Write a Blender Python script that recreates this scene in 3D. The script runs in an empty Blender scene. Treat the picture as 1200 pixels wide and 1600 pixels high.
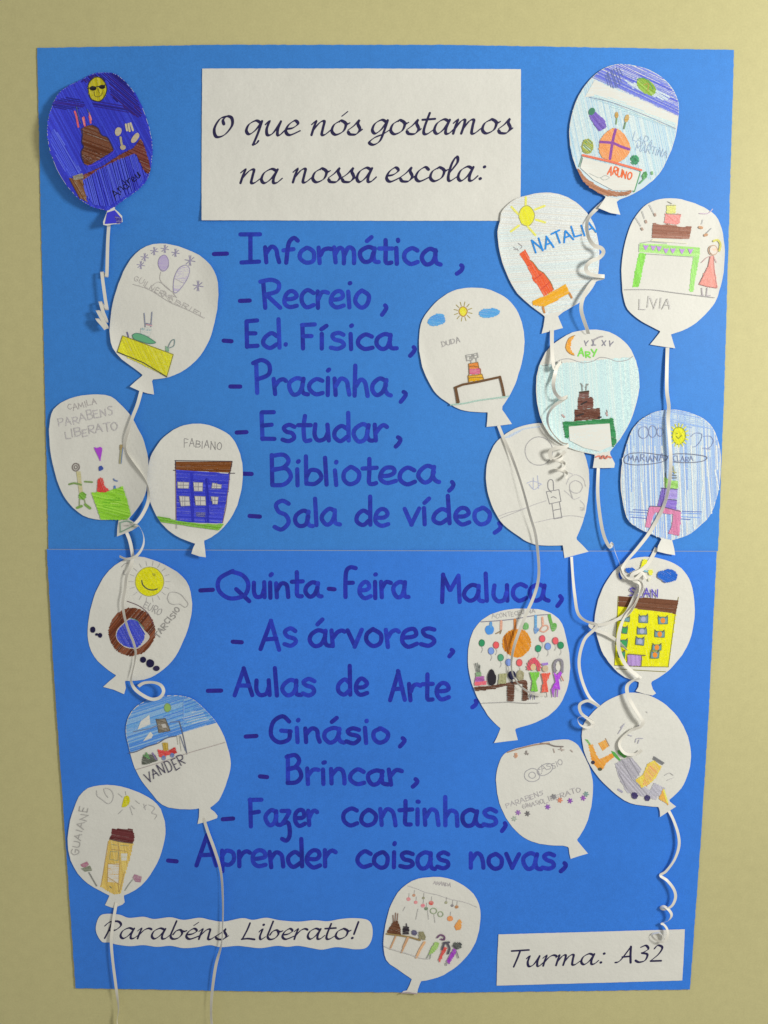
import bpy, math, random
from mathutils import Vector, geometry
random.seed(7)
C = bpy.context.scene.collection
sc = bpy.context.scene

# ------------------------------------------------------------------ camera
FPX = 1600.0                       # focal length in photo pixels
TH = math.radians(7.8)             # camera looks slightly down the wall
CAM = Vector((0.0, -1.40, 1.62))
cd = bpy.data.cameras.new('camera'); cam = bpy.data.objects.new('camera', cd); C.objects.link(cam)
cam.location = CAM; cam.rotation_euler = (math.radians(90)-TH, 0, 0)
cd.sensor_fit = 'VERTICAL'; cd.sensor_height = 24; cd.lens = 24*FPX/1600
cd.clip_start = .01; cd.clip_end = 50
sc.camera = cam
sc.render.resolution_x = 768; sc.render.resolution_y = 1024
sc.render.engine = 'CYCLES'
sc.view_settings.view_transform = 'Standard'; sc.view_settings.look = 'None'
sc.view_settings.exposure = -0.05; sc.view_settings.gamma = 1
sc.render.filter_size = 1.9

# ------------------------------------------------------------------ light: room fill and one soft window-sized lamp at upper right
w = bpy.data.worlds.new('World'); sc.world = w; w.use_nodes = True
bg = w.node_tree.nodes['Background']; bg.inputs[0].default_value = (1, .97, .86, 1); bg.inputs[1].default_value = .38
def area(name, loc, target, size, power, col):
    l = bpy.data.lights.new(name, 'AREA'); l.shape = 'DISK'; l.size = size; l.energy = power; l.color = col
    o = bpy.data.objects.new(name, l); C.objects.link(o); o.location = loc
    o.rotation_euler = (Vector(target)-Vector(loc)).to_track_quat('-Z', 'Y').to_euler()
area('ceiling_lamp_light', (1.40, -1.36, 2.0), (0.1, 0, 1.32), .44, 30.5, (1, .975, .88))

# ------------------------------------------------------------------ helpers
def wp(px, py, h):                 # point of the plane h metres in front of the wall
    u = (px-600)/FPX; v = (800-py)/FPX
    d = Vector((u, math.cos(TH)+v*math.sin(TH), -math.sin(TH)+v*math.cos(TH)))
    t = (-h-CAM.y)/d.y
    return CAM + d*t
def lin(c): c /= 255.; return c/12.92 if c <= .04045 else ((c+.055)/1.055)**2.4
EX = (.80, .785, .68)
def alb(r, g, b): return tuple(min(.9, lin(x)/e) for x, e in zip((r, g, b), EX))+(1,)
PAPER = (.79, .79, .765, 1)
_m = {}
def mat(kind, col, **k):
    key = (kind, tuple(round(c, 4) for c in col), tuple(sorted(k.items())))
    if key in _m: return _m[key]
    m = bpy.data.materials.new(kind); m.use_nodes = True; nt = m.node_tree; N = nt.nodes; L = nt.links
    b = N['Principled BSDF']; b.inputs['Roughness'].default_value = .75
    b.inputs['Specular IOR Level'].default_value = .25
    tc = N.new('ShaderNodeTexCoord')
    def noise(scale, det=3, rough=.5, vec=None):
        n = N.new('ShaderNodeTexNoise'); n.inputs['Scale'].default_value = scale; n.inputs['Detail'].default_value = det
        n.inputs['Roughness'].default_value = rough; L.new(vec or tc.outputs['Object'], n.inputs['Vector']); return n.outputs['Fac']
    def ramp(f, a, c0, b_, c1):
        r = N.new('ShaderNodeValToRGB'); L.new(f, r.inputs[0])
        r.color_ramp.elements[0].position = a; r.color_ramp.elements[0].color = c0
        r.color_ramp.elements[1].position = b_; r.color_ramp.elements[1].color = c1; return r.outputs[0]
    def mul(a, bb):
        x = N.new('ShaderNodeMix'); x.data_type = 'RGBA'; x.blend_type = 'MULTIPLY'; x.inputs['Factor'].default_value = 1
        L.new(a, x.inputs['A']); L.new(bb, x.inputs['B']); return x.outputs['Result']
    def sc_(f): return tuple(min(1, c*f) for c in col[:3])+(1,)
    def g(v): return (v, v, v, 1)
    def bump(f, dist, st=1):
        n = N.new('ShaderNodeBump'); n.inputs['Distance'].default_value = dist; n.inputs['Strength'].default_value = st
        L.new(f, n.inputs['Height']); L.new(n.outputs[0], b.inputs['Normal'])
    if kind == 'wall_paint':
        c = ramp(noise(1.8, 4), .3, sc_(.95), .7, sc_(1.05))
        c2 = ramp(noise(420, 2), .25, g(.95), .75, g(1.05))
        c3 = ramp(noise(70, 5, .7), .3, g(.96), .7, g(1.04))
        L.new(mul(mul(c, c2), c3), b.inputs['Base Color']); bump(noise(120, 3, .5), .0002, .35)
        b.inputs['Roughness'].default_value = .5
    elif kind == 'blue_card':
        c = ramp(noise(4, 4), .3, sc_(.93), .7, sc_(1.07))
        c2 = ramp(noise(620, 2), .25, g(.9), .75, g(1.1))
        c3 = ramp(noise(90, 5, .7), .3, g(.95), .7, g(1.05))
        L.new(mul(mul(c, c2), c3), b.inputs['Base Color']); bump(noise(25, 2), .0006, .3)
        b.inputs['Roughness'].default_value = .52; b.inputs['Specular IOR Level'].default_value = .35
    elif kind == 'white_paper':
        c = ramp(noise(14, 3), .3, sc_(.965), .7, sc_(1.02))
        c2 = ramp(noise(480, 2), .25, g(.965), .75, g(1.03))
        L.new(mul(c, c2), b.inputs['Base Color']); bump(noise(24, 4, .6), .003, .55)
    elif kind == 'marker_ink':
        c = ramp(noise(60, 4, .6), .3, sc_(.82), .7, sc_(1.25))
        c2 = ramp(noise(500, 2), .25, g(.85), .75, g(1.15))
        L.new(mul(c, c2), b.inputs['Base Color'])
    elif kind == 'coloured_pencil':
        mp = N.new('ShaderNodeMapping'); L.new(tc.outputs['Object'], mp.inputs[0])
        mp.inputs['Rotation'].default_value = (0, math.radians(k.get('ang', 0)), 0); mp.inputs['Scale'].default_value = (60, 60, 700)
        f = noise(1, 3, .6, mp.outputs[0]); gr = noise(900, 2, .6)
        a = N.new('ShaderNodeMath'); a.operation = 'ADD'; L.new(f, a.inputs[0]); L.new(gr, a.inputs[1])
        cov = k.get('cov', .8)
        lo = .78+.5*(cov-.5); hi = lo+.3
        white = tuple(.25*p+.75*q for p, q in zip(PAPER, col)) if cov > .7 else PAPER
        cc = ramp(a.outputs[0], lo, tuple(col[:3])+(1,), hi, tuple(white[:3])+(1,))
        L.new(cc, b.inputs['Base Color'])
    elif kind == 'pencil_line':
        c = ramp(noise(900, 2), .35, sc_(.85), .65, sc_(1.25)); L.new(c, b.inputs['Base Color'])
    elif kind == 'printed_ink':
        c = ramp(noise(300, 2), .3, sc_(.8), .7, sc_(1.3)); L.new(c, b.inputs['Base Color']); b.inputs['Roughness'].default_value = .55
    elif kind == 'satin_ribbon':
        c = ramp(noise(40, 3), .3, sc_(.93), .7, sc_(1.02)); L.new(c, b.inputs['Base Color'])
        b.inputs['Roughness'].default_value = .42; b.inputs['Specular IOR Level'].default_value = .45
    _m[key] = m; return m

def tag(o, label=None, cat=None, group=None, kind=None):
    for kk, v in (('label', label), ('category', cat), ('group', group), ('kind', kind)):
        if v: o[kk] = v
    return o

def P(s, fr=(0, 0, 1)):            # "x,y x,y" in a local frame -> photo pixels
    out = []
    for t in s.split():
        x, y = t.split(',')[:2]; out.append((fr[0]+float(x)*fr[2], fr[1]+float(y)*fr[2]))
    return out
def catmull(p, closed=False, step=4.0):
    n = len(p)
    if n < 3: return resample(p, step)
    out = []
    rng = range(n) if closed else range(n-1)
    for i in rng:
        if closed: a, b, c, d = p[(i-1) % n], p[i], p[(i+1) % n], p[(i+2) % n]
        else: a, b, c, d = p[max(i-1, 0)], p[i], p[i+1], p[min(i+2, n-1)]
        L = math.dist(b, c); m = max(1, int(math.ceil(L/step)))
        for j in range(m):
            t = j/m; t2 = t*t; t3 = t2*t
            out.append(tuple(.5*((2*b[q])+(-a[q]+c[q])*t+(2*a[q]-5*b[q]+4*c[q]-d[q])*t2+(-a[q]+3*b[q]-3*c[q]+d[q])*t3) for q in range(len(b))))
    if not closed: out.append(tuple(p[-1]))
    return out
def resample(p, step):
    out = [p[0]]
    for a, b in zip(p, p[1:]):
        m = max(1, int(math.ceil(math.dist(a, b)/step)))
        for j in range(1, m+1):
            out.append(tuple(a[q]+(b[q]-a[q])*j/m for q in range(len(a))))
    return out
def inside(x, y, poly):
    r = False; n = len(poly); j = n-1
    for i in range(n):
        xi, yi = poly[i]; xj, yj = poly[j]
        if (yi > y) != (yj > y) and x < (xj-xi)*(y-yi)/(yj-yi)+xi: r = not r
        j = i
    return r
def halfplane(poly, p, q, keep=1):  # keep the side of p->q
    def s(a): return keep*((q[0]-p[0])*(a[1]-p[1])-(q[1]-p[1])*(a[0]-p[0]))
    out = []
    for i in range(len(poly)):
        a, b = poly[i], poly[(i+1) % len(poly)]; sa, sb = s(a), s(b)
        if sa >= 0: out.append(a)
        if (sa >= 0) != (sb >= 0):
            t = sa/(sa-sb); out.append((a[0]+(b[0]-a[0])*t, a[1]+(b[1]-a[1])*t))
    return out

class Part:                        # collects flat shapes that follow a surface height function
    def __init__(s): s.v = []; s.f = []; s.mi = []; s.mats = []; s.units = []
    def slot(s, m):
        if m not in s.mats: s.mats.append(m)
        return s.mats.index(m)
    def build(s, name, parent=None, origin=None, thick=0, smooth=False):
        o0 = origin if origin is not None else Vector((0, 0, 0))
        nf = len(s.f)
        if thick:
            from collections import Counter
            ec = Counter(); back = []
            for f in s.f:
                for i in range(len(f)): ec[(f[i], f[(i+1) % len(f)])] += 1
            nv = len(s.v); dy = Vector((0, thick, 0))
            s.v += [v+dy for v in s.v[:nv]]
            for f in s.f[:nf]: back.append([i+nv for i in f][::-1])
            for (a, c) in list(ec):
                if (c, a) not in ec:
                    k = len(s.v); s.v += [s.v[a], s.v[c], s.v[c]+dy, s.v[a]+dy]; back.append([k+1, k, k+3, k+2])
            s.f += back; s.mi += [0]*len(back)
        me = bpy.data.meshes.new(name); me.from_pydata([tuple(x-o0) for x in s.v], [], s.f)
        for m in s.mats: me.materials.append(m)
        me.polygons.foreach_set('material_index', s.mi)
        if smooth: me.polygons.foreach_set('use_smooth', [True]*len(s.f))
        me.update()
        o = bpy.data.objects.new(name, me); C.objects.link(o)
        if parent is not None: o.parent = parent
        else: o.location = o0
        return o

class Surf:                        # a paper surface; e() gives ever higher layers for what is drawn on it
    def __init__(s, hf): s.h = hf; s.eps = 6e-5
    def e(s, d=3e-5): s.eps += d; return s.eps

def fill(part, surf, poly, m, grid=5.0, e=None):
    e = surf.e() if e is None else e; k = part.slot(m)
    xs = [p[0] for p in poly]; ys = [p[1] for p in poly]
    pts = [Vector(p) for p in poly]; n = len(pts)
    y = min(ys)+grid*.5; r = 0
    while y < max(ys):
        x = min(xs)+grid*(.5 if r % 2 else .25)
        while x < max(xs):
            if inside(x, y, poly): pts.append(Vector((x, y)))
            x += grid
        y += grid*.9; r += 1
    vo, _, fo, _, _, _ = geometry.delaunay_2d_cdt(pts, [], [list(range(n))], 1, 1e-5)
    f0 = len(part.f); b = len(part.v); part.v += [wp(p.x, p.y, surf.h(p.x, p.y)+e) for p in vo]
    for f in fo:
        a, bb, c = (vo[i] for i in f)
        cr = (bb.x-a.x)*(c.y-a.y)-(bb.y-a.y)*(c.x-a.x)
        if abs(cr) < 1e-7: continue
        f = list(f) if cr < 0 else list(f)[::-1]     # normals toward the room
        part.f.append([b+i for i in f]); part.mi.append(k)
    part.units.append((f0, len(part.f), min(xs), max(xs), min(ys), max(ys)))

def stroke(part, surf, pl, width, m, e=None, nib=None, taper=False, slope=1.5e-6):
    """flat ink stroke with round ends along a polyline given in photo pixels"""
    e = surf.e(1.2e-5) if e is None else e; k = part.slot(m)
    pl = [p for i, p in enumerate(pl) if i == 0 or math.dist(p, pl[i-1]) > 1e-3]
    if len(pl) < 2: pl = [pl[0], (pl[0][0]+.4, pl[0][1]+.3)]
    secs = []; n = len(pl)
    for i in range(n):
        a = pl[max(i-1, 0)]; c = pl[min(i+1, n-1)]; d = math.dist(a, c) or 1e-6
        tx, ty = (c[0]-a[0])/d, (c[1]-a[1])/d
        r = width/2
        if nib is not None:
            ang = math.atan2(ty, tx); r *= .34+.92*abs(math.sin(ang-nib))
        if taper: r *= .45+.55*math.sin(math.pi*min(1, max(0, (i+.6)/(n+.2))))
        secs.append([pl[i][0], pl[i][1], tx, ty, r])
    def cap(s, sg):
        out = []
        for a in ((80, 45, 0) if sg > 0 else (80, 45, 0)[:]):
            pass
        for a in (20, 50):
            q = math.radians(a); out.append([s[0]+sg*s[2]*s[4]*math.cos(q), s[1]+sg*s[3]*s[4]*math.cos(q), s[2], s[3], s[4]*math.sin(q)])
        return out
    secs = cap(secs[0], -1)+secs+cap(secs[-1], 1)[::-1]
    b = len(part.v)
    for i, (x, y, tx, ty, r) in enumerate(secs):
        for sgn in (-1, 1):
            X, Y = x-ty*r*sgn, y+tx*r*sgn
            part.v.append(wp(X, Y, surf.h(X, Y)+e+i*slope))
    for i in range(len(secs)-1):
        a = b+2*i; part.f.append([a, a+1, a+3, a+2]); part.mi.append(k)
    xs = [p[0] for p in pl]; ys = [p[1] for p in pl]
    part.units.append((len(part.f)-len(secs)+1, len(part.f), min(xs), max(xs), min(ys), max(ys)))

def hatch(part, surf, poly, cols, ang, sp, width, m='pencil_line', over=1.0, brk=.12):
    a = math.radians(ang); dx, dy = math.cos(a), math.sin(a); nx, ny = -dy, dx
    ts = [p[0]*nx+p[1]*ny for p in poly]; t = min(ts)+sp*.4; n = len(poly)
    base = surf.e(2e-5); c = 0
    ms = [mat(m, q) for q in cols]
    while t < max(ts):
        xs = []
        for i in range(n):
            p, q = poly[i], poly[(i+1) % n]; tp = p[0]*nx+p[1]*ny-t; tq = q[0]*nx+q[1]*ny-t
            if (tp > 0) != (tq > 0):
                u = tp/(tp-tq); X = p[0]+(q[0]-p[0])*u; Y = p[1]+(q[1]-p[1])*u; xs.append(X*dx+Y*dy)
        xs.sort()
        for i in range(0, len(xs)-1, 2):
            s0, s1 = xs[i]+random.uniform(-.3, .5)*over, xs[i+1]+random.uniform(-.5, .3)*over
            while s0 < s1-1:
                s2 = s1 if random.random() > brk else s0+(s1-s0)*random.uniform(.3, .8)
                j = random.uniform(-.3, .3)*sp; j2 = random.uniform(-.3, .3)*sp
                pl = resample([(s0*dx+(t+j)*nx, s0*dy+(t+j)*ny), (s2*dx+(t+j2)*nx, s2*dy+(t+j2)*ny)], 6)
                stroke(part, surf, pl, width*random.uniform(.7, 1.25), random.choice(ms), e=base+(c % 5)*8e-6, slope=2e-7)
                c += 1; s0 = s2+random.uniform(.5, 3)
        t += sp*random.uniform(.75, 1.25)
    surf.eps = base+4.5e-5

# ------------------------------------------------------------------ stroke fonts: unit = x-height.  C = curve, L = straight pieces
def glyphs(d):
    out = {}
    for ch, (adv, s) in d.items():
        st = []
        for q in s.split('|'):
            q = q.strip()
            if q: st.append((q[0], [tuple(float(z) for z in t.split(',')) for t in q[1:].split()]))
        out[ch] = (adv, st)
    return out
PRINT = glyphs({
 'a': (1.02, 'C .74,.85 .45,.98 .12,.72 .06,.35 .28,.02 .58,.14 .74,.6 |C .76,.93 .72,.4 .8,.08 1.0,.02'),
 'á': (1.02, 'C .74,.85 .45,.98 .12,.72 .06,.35 .28,.02 .58,.14 .74,.6 |C .76,.93 .72,.4 .8,.08 1.0,.02 |L .4,1.35 .62,1.62'),
 'b': (.9, 'L .08,1.7 .1,.05 |C .1,.5 .32,.88 .66,.8 .76,.42 .5,.04 .14,.06'),
 'c': (.85, 'C .7,.84 .4,.98 .1,.7 .08,.3 .35,0 .72,.12'),
 'd': (1.0, 'C .7,.72 .42,.9 .1,.62 .08,.22 .36,0 .7,.25 |L .74,1.72 .78,.02'),
 'e': (.9, 'C .1,.48 .5,.5 .7,.66 .6,.94 .35,.97 .1,.7 .08,.28 .34,0 .74,.12'),
 'f': (.75, 'C .72,1.38 .5,1.5 .28,1.3 .2,.8 .16,0 |L .0,.72 .52,.8'),
 'h': (.88, 'L .08,1.7 .1,0 |C .12,.5 .35,.9 .6,.8 .68,.4 .7,0'),
 'i': (.42, 'L .1,.95 .12,0 |L .14,1.42 .17,1.46'),
 'í': (.5, 'L .12,.95 .14,0 |L .1,1.25 .36,1.52'),
 'l': (.42, 'L .1,1.7 .14,0'),
 'm': (1.25, 'L .05,.95 .1,0 |C .1,.5 .3,.92 .5,.8 .54,.4 .54,0 |C .56,.5 .74,.92 .95,.8 1.02,.4 1.04,0'),
 'n': (.95, 'L .05,.95 .1,0 |C .1,.5 .35,.95 .62,.82 .7,.4 .74,.02'),
 'o': (.95, 'C .42,.98 .12,.74 .08,.3 .36,0 .7,.18 .76,.66 .5,.96 .38,.97'),
 'p': (.9, 'L .08,.95 .12,-.28 |C .1,.7 .35,.98 .68,.82 .7,.4 .45,.1 .14,.2'),
 'r': (.75, 'L .06,.95 .12,0 |C .12,.5 .3,.84 .5,.92 .66,.86'),
 's': (.85, 'C .66,.86 .38,.98 .12,.82 .24,.56 .56,.44 .66,.2 .4,0 .06,.08'),
 't': (.75, 'C .3,1.5 .28,.8 .3,.1 .46,.0 .58,.04 |L .0,.92 .62,.96'),
 'u': (.95, 'C .08,.95 .08,.35 .26,.02 .56,.1 .7,.5 |L .7,.95 .74,0'),
 'v': (.85, 'L .05,.95 .36,.02 |L .36,.02 .7,.95'),
 'z': (.9, 'C .08,.92 .4,.93 .62,.9 .4,.5 .12,.1 |C .12,.12 .45,.22 .62,-.1 .6,-.7 .38,-1.0 .12,-.85'),
 'ç': (.85, 'C .7,.84 .4,.98 .1,.7 .08,.3 .35,0 .72,.12 |L .4,-.1 .3,-.35'),
 'I': (1.35, 'L .1,1.62 1.1,1.66 |L .62,1.62 .6,.05 |L .2,.02 1.05,.06'),
 'R': (1.2, 'L .1,1.65 .2,0 |C .02,1.62 .5,1.74 .88,1.5 .8,1.0 .25,.8 |L .3,.78 .95,.0'),
 'E': (1.0, 'L .1,1.6 .12,.05 |L .1,1.62 .78,1.64 |L .12,.85 .68,.88 |L .12,.05 .82,.08'),
 'F': (1.0, 'L .1,1.6 .14,.0 |L .05,1.58 .85,1.62 |L .12,.82 .65,.86'),
 'Ƒ': (1.0, 'C .9,1.6 .5,1.66 .2,1.4 .12,.7 .16,.0 |L .12,.78 .68,.8'),
 'P': (1.1, 'L .15,1.65 .2,0 |C .02,1.6 .45,1.76 .85,1.5 .8,.98 .25,.72'),
 'B': (1.15, 'L .12,1.7 .15,.05 |C .1,1.68 .6,1.75 .85,1.4 .6,1.0 .18,.9 |C .18,.9 .75,.95 .92,.5 .65,.1 .15,.04'),
 'S': (1.05, 'C .88,1.4 .5,1.62 .12,1.35 .3,.95 .75,.75 .9,.35 .5,-.02 .05,.12'),
 'Q': (1.5, 'C .6,1.62 .1,1.2 .08,.5 .5,.05 1.05,.2 1.2,.85 1.0,1.4 .55,1.62 |L .75,.55 1.25,-.15'),
 'M': (1.3, 'L .1,1.6 .08,0 |L .1,1.6 .5,.7 |L .5,.7 .95,1.55 |L .95,1.55 1.02,0'),
 'A': (1.25, 'L .6,1.65 .05,0 |L .6,1.65 1.1,0 |L .25,.6 .9,.62'),
 'G': (1.4, 'C 1.05,1.3 .7,1.6 .2,1.25 .08,.5 .5,.02 1.05,.2 1.12,.7 |L .65,.75 1.15,.72'),
 ',': (.5, 'C .2,.12 .3,.0 .22,-.2 .02,-.4'),
 '-': (.8, 'L .05,.5 .7,.5'), '.': (.4, 'L .1,.05 .14,.07'), ' ': (.6, '')})
SCRIPT = glyphs({
 'a': (1.12, 'C .78,.86 .5,1.0 .16,.72 .08,.25 .28,.0 .58,.3 .84,.97 |C .84,.97 .72,.35 .76,.02 .95,.04 1.18,.34'),
 'b': (1.0, 'C .3,1.7 .2,1.0 .12,.3 .3,.0 .62,.1 .8,.5 .66,.86 .4,.75 .25,.4 |C .72,.78 .9,.72 1.05,.8'),
 'c': (.82, 'C .72,.84 .5,1.0 .18,.7 .1,.25 .36,0 .85,.28'),
 'e': (.86, 'C .14,.42 .45,.5 .68,.78 .48,1.0 .18,.7 .1,.25 .36,0 .88,.3'),
 'é': (.86, 'C .14,.42 .45,.5 .68,.78 .48,1.0 .18,.7 .1,.25 .36,0 .88,.3 |L .42,1.28 .68,1.6'),
 'g': (1.02, 'C .76,.86 .5,1.0 .16,.74 .08,.3 .28,.06 .58,.35 .84,.97 |C .84,.97 .76,.3 .62,-.45 .3,-.72 .04,-.55 .3,-.22 .7,.0 1.05,.3'),
 'i': (.5, 'C .0,.7 .2,.97 .12,.3 .22,.0 .5,.25 |L .2,1.36 .24,1.4'),
 'í': (.5, 'C .0,.7 .2,.97 .12,.3 .22,.0 .5,.25 |L .14,1.32 .36,1.6'),
 'l': (.6, 'C .1,.5 .48,1.3 .38,1.72 .18,1.2 .12,.3 .26,.0 .62,.3'),
 'm': (1.55, 'C -.05,.72 .16,.97 .1,.5 .05,.0 |C .08,.3 .35,.85 .56,.94 .56,.5 .5,.0 |C .54,.3 .82,.86 1.06,.94 1.06,.5 1.08,.04 1.26,.02 1.55,.34'),
 'n': (1.05, 'C -.05,.72 .16,.97 .1,.5 .05,.0 |C .08,.3 .38,.85 .62,.94 .62,.5 .62,.04 .8,.02 1.08,.34'),
 'o': (.98, 'C .5,.98 .16,.7 .1,.25 .36,.0 .74,.25 .8,.75 .5,.98 .42,.9 |C .74,.8 .9,.74 1.02,.82'),
 'ó': (.98, 'C .5,.98 .16,.7 .1,.25 .36,.0 .74,.25 .8,.75 .5,.98 .42,.9 |C .74,.8 .9,.74 1.02,.82 |L .5,1.28 .78,1.6'),
 'q': (1.08, 'C .76,.86 .5,1.0 .16,.74 .08,.3 .28,.06 .58,.35 .84,.97 |C .84,.97 .74,.1 .6,-.68 |C .58,-.66 .76,-.6 .86,-.4'),
 'r': (.82, 'C -.05,.72 .16,.97 .1,.5 .05,.0 |C .08,.3 .34,.8 .6,.98 .78,.9'),
 's': (.78, 'C .0,.3 .3,.62 .52,1.0 .5,.72 .66,.35 .5,.02 .16,.02 .05,.16 |C .6,.12 .72,.25 .8,.36'),
 't': (.7, 'C .34,1.45 .2,.5 .22,.05 .42,.0 .74,.3 |L .0,.98 .7,1.04'),
 'u': (1.08, 'C -.02,.72 .16,.97 .1,.4 .22,.0 .5,.15 .8,.95 |C .8,.95 .72,.4 .76,.02 .9,.02 1.12,.34'),
 'O': (1.45, 'C .75,1.5 .3,1.3 .05,.6 .3,.02 .85,.15 1.25,.8 1.15,1.35 .8,1.5 .55,1.25 .65,.95'),
 'P': (1.05, 'C .42,1.5 .34,.8 .18,.0 |C .02,1.15 .3,1.55 .8,1.6 1.02,1.25 .75,.8 .35,.75'),
 'L': (1.15, 'C .45,1.55 .35,.9 .15,.04 |C .1,.02 .5,.08 .95,.0'),
 'T': (1.1, 'L .05,1.5 1.15,1.55 |C .6,1.5 .5,.8 .35,.0'),
 'A': (1.35, 'C -.05,.05 .3,.25 .9,1.5 |C .9,1.5 .95,.8 1.05,.0 |L .4,.55 1.0,.6'),
 '3': (1.0, 'C .25,1.4 .6,1.55 .8,1.2 .4,.85 |C .4,.85 .8,.7 .7,.15 .3,.0 .05,.15'),
 '2': (1.05, 'C .22,1.2 .45,1.52 .78,1.3 .6,.7 .08,.06 |L .1,.06 .85,.05'),
 ':': (.5, 'L .2,.12 .24,.15 |L .32,.95 .36,.98'), '!': (.5, 'L .42,1.6 .28,.45 |L .2,.06 .24,.1'), ' ': (.6, '')})
CAPS = glyphs({                    # unit = cap height
 'A': (.85, 'L 0,0 .35,1 |L .35,1 .68,0 |L .12,.38 .58,.38'), 'B': (.75, 'L .05,0 .05,1 |C .05,1 .5,.95 .5,.6 .08,.53 |C .08,.53 .6,.45 .55,.08 .05,0'),
 'C': (.75, 'C .6,.85 .3,1 .05,.5 .3,0 .6,.15'), 'D': (.8, 'L .05,0 .05,1 |C .0,1 .5,.9 .62,.5 .45,.1 .0,0'), 'E': (.7, 'L .05,0 .05,1 |L .05,1 .5,1 |L .05,.52 .42,.52 |L .05,0 .52,0'),
 'F': (.7, 'L .05,0 .05,1 |L .0,1 .55,1 |L .05,.52 .42,.52'), 'G': (.8, 'C .6,.85 .3,1 .05,.5 .3,0 .6,.1 .6,.45 |L .35,.45 .62,.45'), 'I': (.35, 'L .12,0 .12,1'),
 'L': (.7, 'L .05,1 .05,0 |L .05,0 .55,0'), 'M': (.95, 'L .02,0 .1,1 |L .1,1 .4,.3 |L .4,.3 .7,1 |L .7,1 .78,0'), 'N': (.85, 'L .05,0 .05,1 |L .05,1 .6,0 |L .6,0 .6,1'),
 'O': (.8, 'C .35,1 .05,.7 .1,.15 .4,0 .65,.4 .55,.9 .33,1'), 'P': (.7, 'L .05,0 .05,1 |C .05,1 .55,.95 .5,.55 .05,.48'), 'R': (.75, 'L .05,0 .05,1 |C .05,1 .55,.95 .5,.55 .05,.5 |L .15,.5 .6,0'),
 'S': (.7, 'C .55,.9 .25,1 .08,.75 .5,.4 .4,.02 .02,.08'), 'T': (.75, 'L .0,1 .7,1 |L .35,1 .35,0'), 'U': (.8, 'C .05,1 .05,.25 .35,0 .6,.25 .62,1'), 'V': (.75, 'L .0,1 .3,0 |L .3,0 .62,1'),
 'Y': (.7, 'L .0,1 .3,.5 |L .6,1 .25,0'), 'W': (1.0, 'L 0,1 .2,0 |L .2,0 .42,.8 |L .42,.8 .65,0 |L .65,0 .85,1'), ' ': (.5, ''), ':': (.3, 'L .1,.2 .12,.2|L .1,.7 .12,.7'),
 'n': (.6, 'L .05,.6 .05,0 |C .05,.3 .25,.6 .42,.4 .42,0'), 'd': (.65, 'C .45,.5 .1,.5 .1,.05 .45,.1 |L .47,1 .47,0'), 'r': (.5, 'L .05,.6 .05,0 |C .05,.35 .2,.58 .4,.55'),
 'e': (.6, 'C .05,.3 .4,.32 .38,.55 .1,.5 .1,.05 .45,.08'), 'u': (.6, 'C .05,.6 .08,.05 .35,.05 .42,.6 |L .42,.6 .45,0'), 'w': (.8, 'L 0,.6 .15,0 |L .15,0 .32,.5 |L .32,.5 .5,0 |L .5,0 .65,.6')})
def write(part, surf, text, font, x0, x1, y0, y1, xh, width, m, slant=0, nib=None, wob=0, step=2.5):
    nat = 0; pos = []
    for ch in text:
        pos.append(nat); nat += font[ch][0]
    last = font[text[-1]]
    end = max((p[0] for _, s in last[1] for p in s), default=last[0])
    nat = pos[-1]+max(end, .2)
    L = math.hypot(x1-x0, y1-y0); kx = (L-width*.6)/nat; ux, uy = (x1-x0)/L, (y1-y0)/L; nx, ny = uy, -ux   # n = up
    m0 = m
    for ch, a in zip(text, pos):
        jy = random.uniform(-wob, wob)*xh; js = 1+random.uniform(-wob, wob)
        for kind, pts in font[ch][1]:
            if isinstance(m0, list): m = random.choice(m0)
            q = []; jt = 0 if nib is not None else (.05 if font is CAPS else .03)
            for (gx, gy) in pts:
                gx += random.uniform(-jt, jt); gy += random.uniform(-jt, jt)
                X = (a+gx)*kx+width*.3+gy*slant*xh; Y = gy*xh*js+jy
                q.append((x0+ux*X+nx*Y, y0+uy*X+ny*Y))
            if kind == 'C': stroke(part, surf, catmull(q, step=step), width, m, nib=nib)
            elif nib is not None and math.dist(q[0], q[-1]) < .12*xh: stroke(part, surf, q, width*1.05, m)
            else: stroke(part, surf, resample(q, 8), width, m, nib=nib)
    surf.eps = min(surf.eps, 6e-4)

# ------------------------------------------------------------------ wall
wall_m = mat('wall_paint', alb(182, 175, 122))
def slab(name, x0, x1, y0, y1, z0, z1, m):
    v = [(x, y, z) for z in (z0, z1) for y in (y0, y1) for x in (x0, x1)]
    f = [(0, 1, 5, 4), (1, 3, 7, 5), (3, 2, 6, 7), (2, 0, 4, 6), (4, 5, 7, 6), (0, 2, 3, 1)]
    me = bpy.data.meshes.new(name); me.from_pydata(v, [], f); me.materials.append(m)
    o = bpy.data.objects.new(name, me); C.objects.link(o); return o
tag(slab('wall', -2.4, 2.4, 0, .15, 0, 2.9, wall_m), kind='structure')

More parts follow.
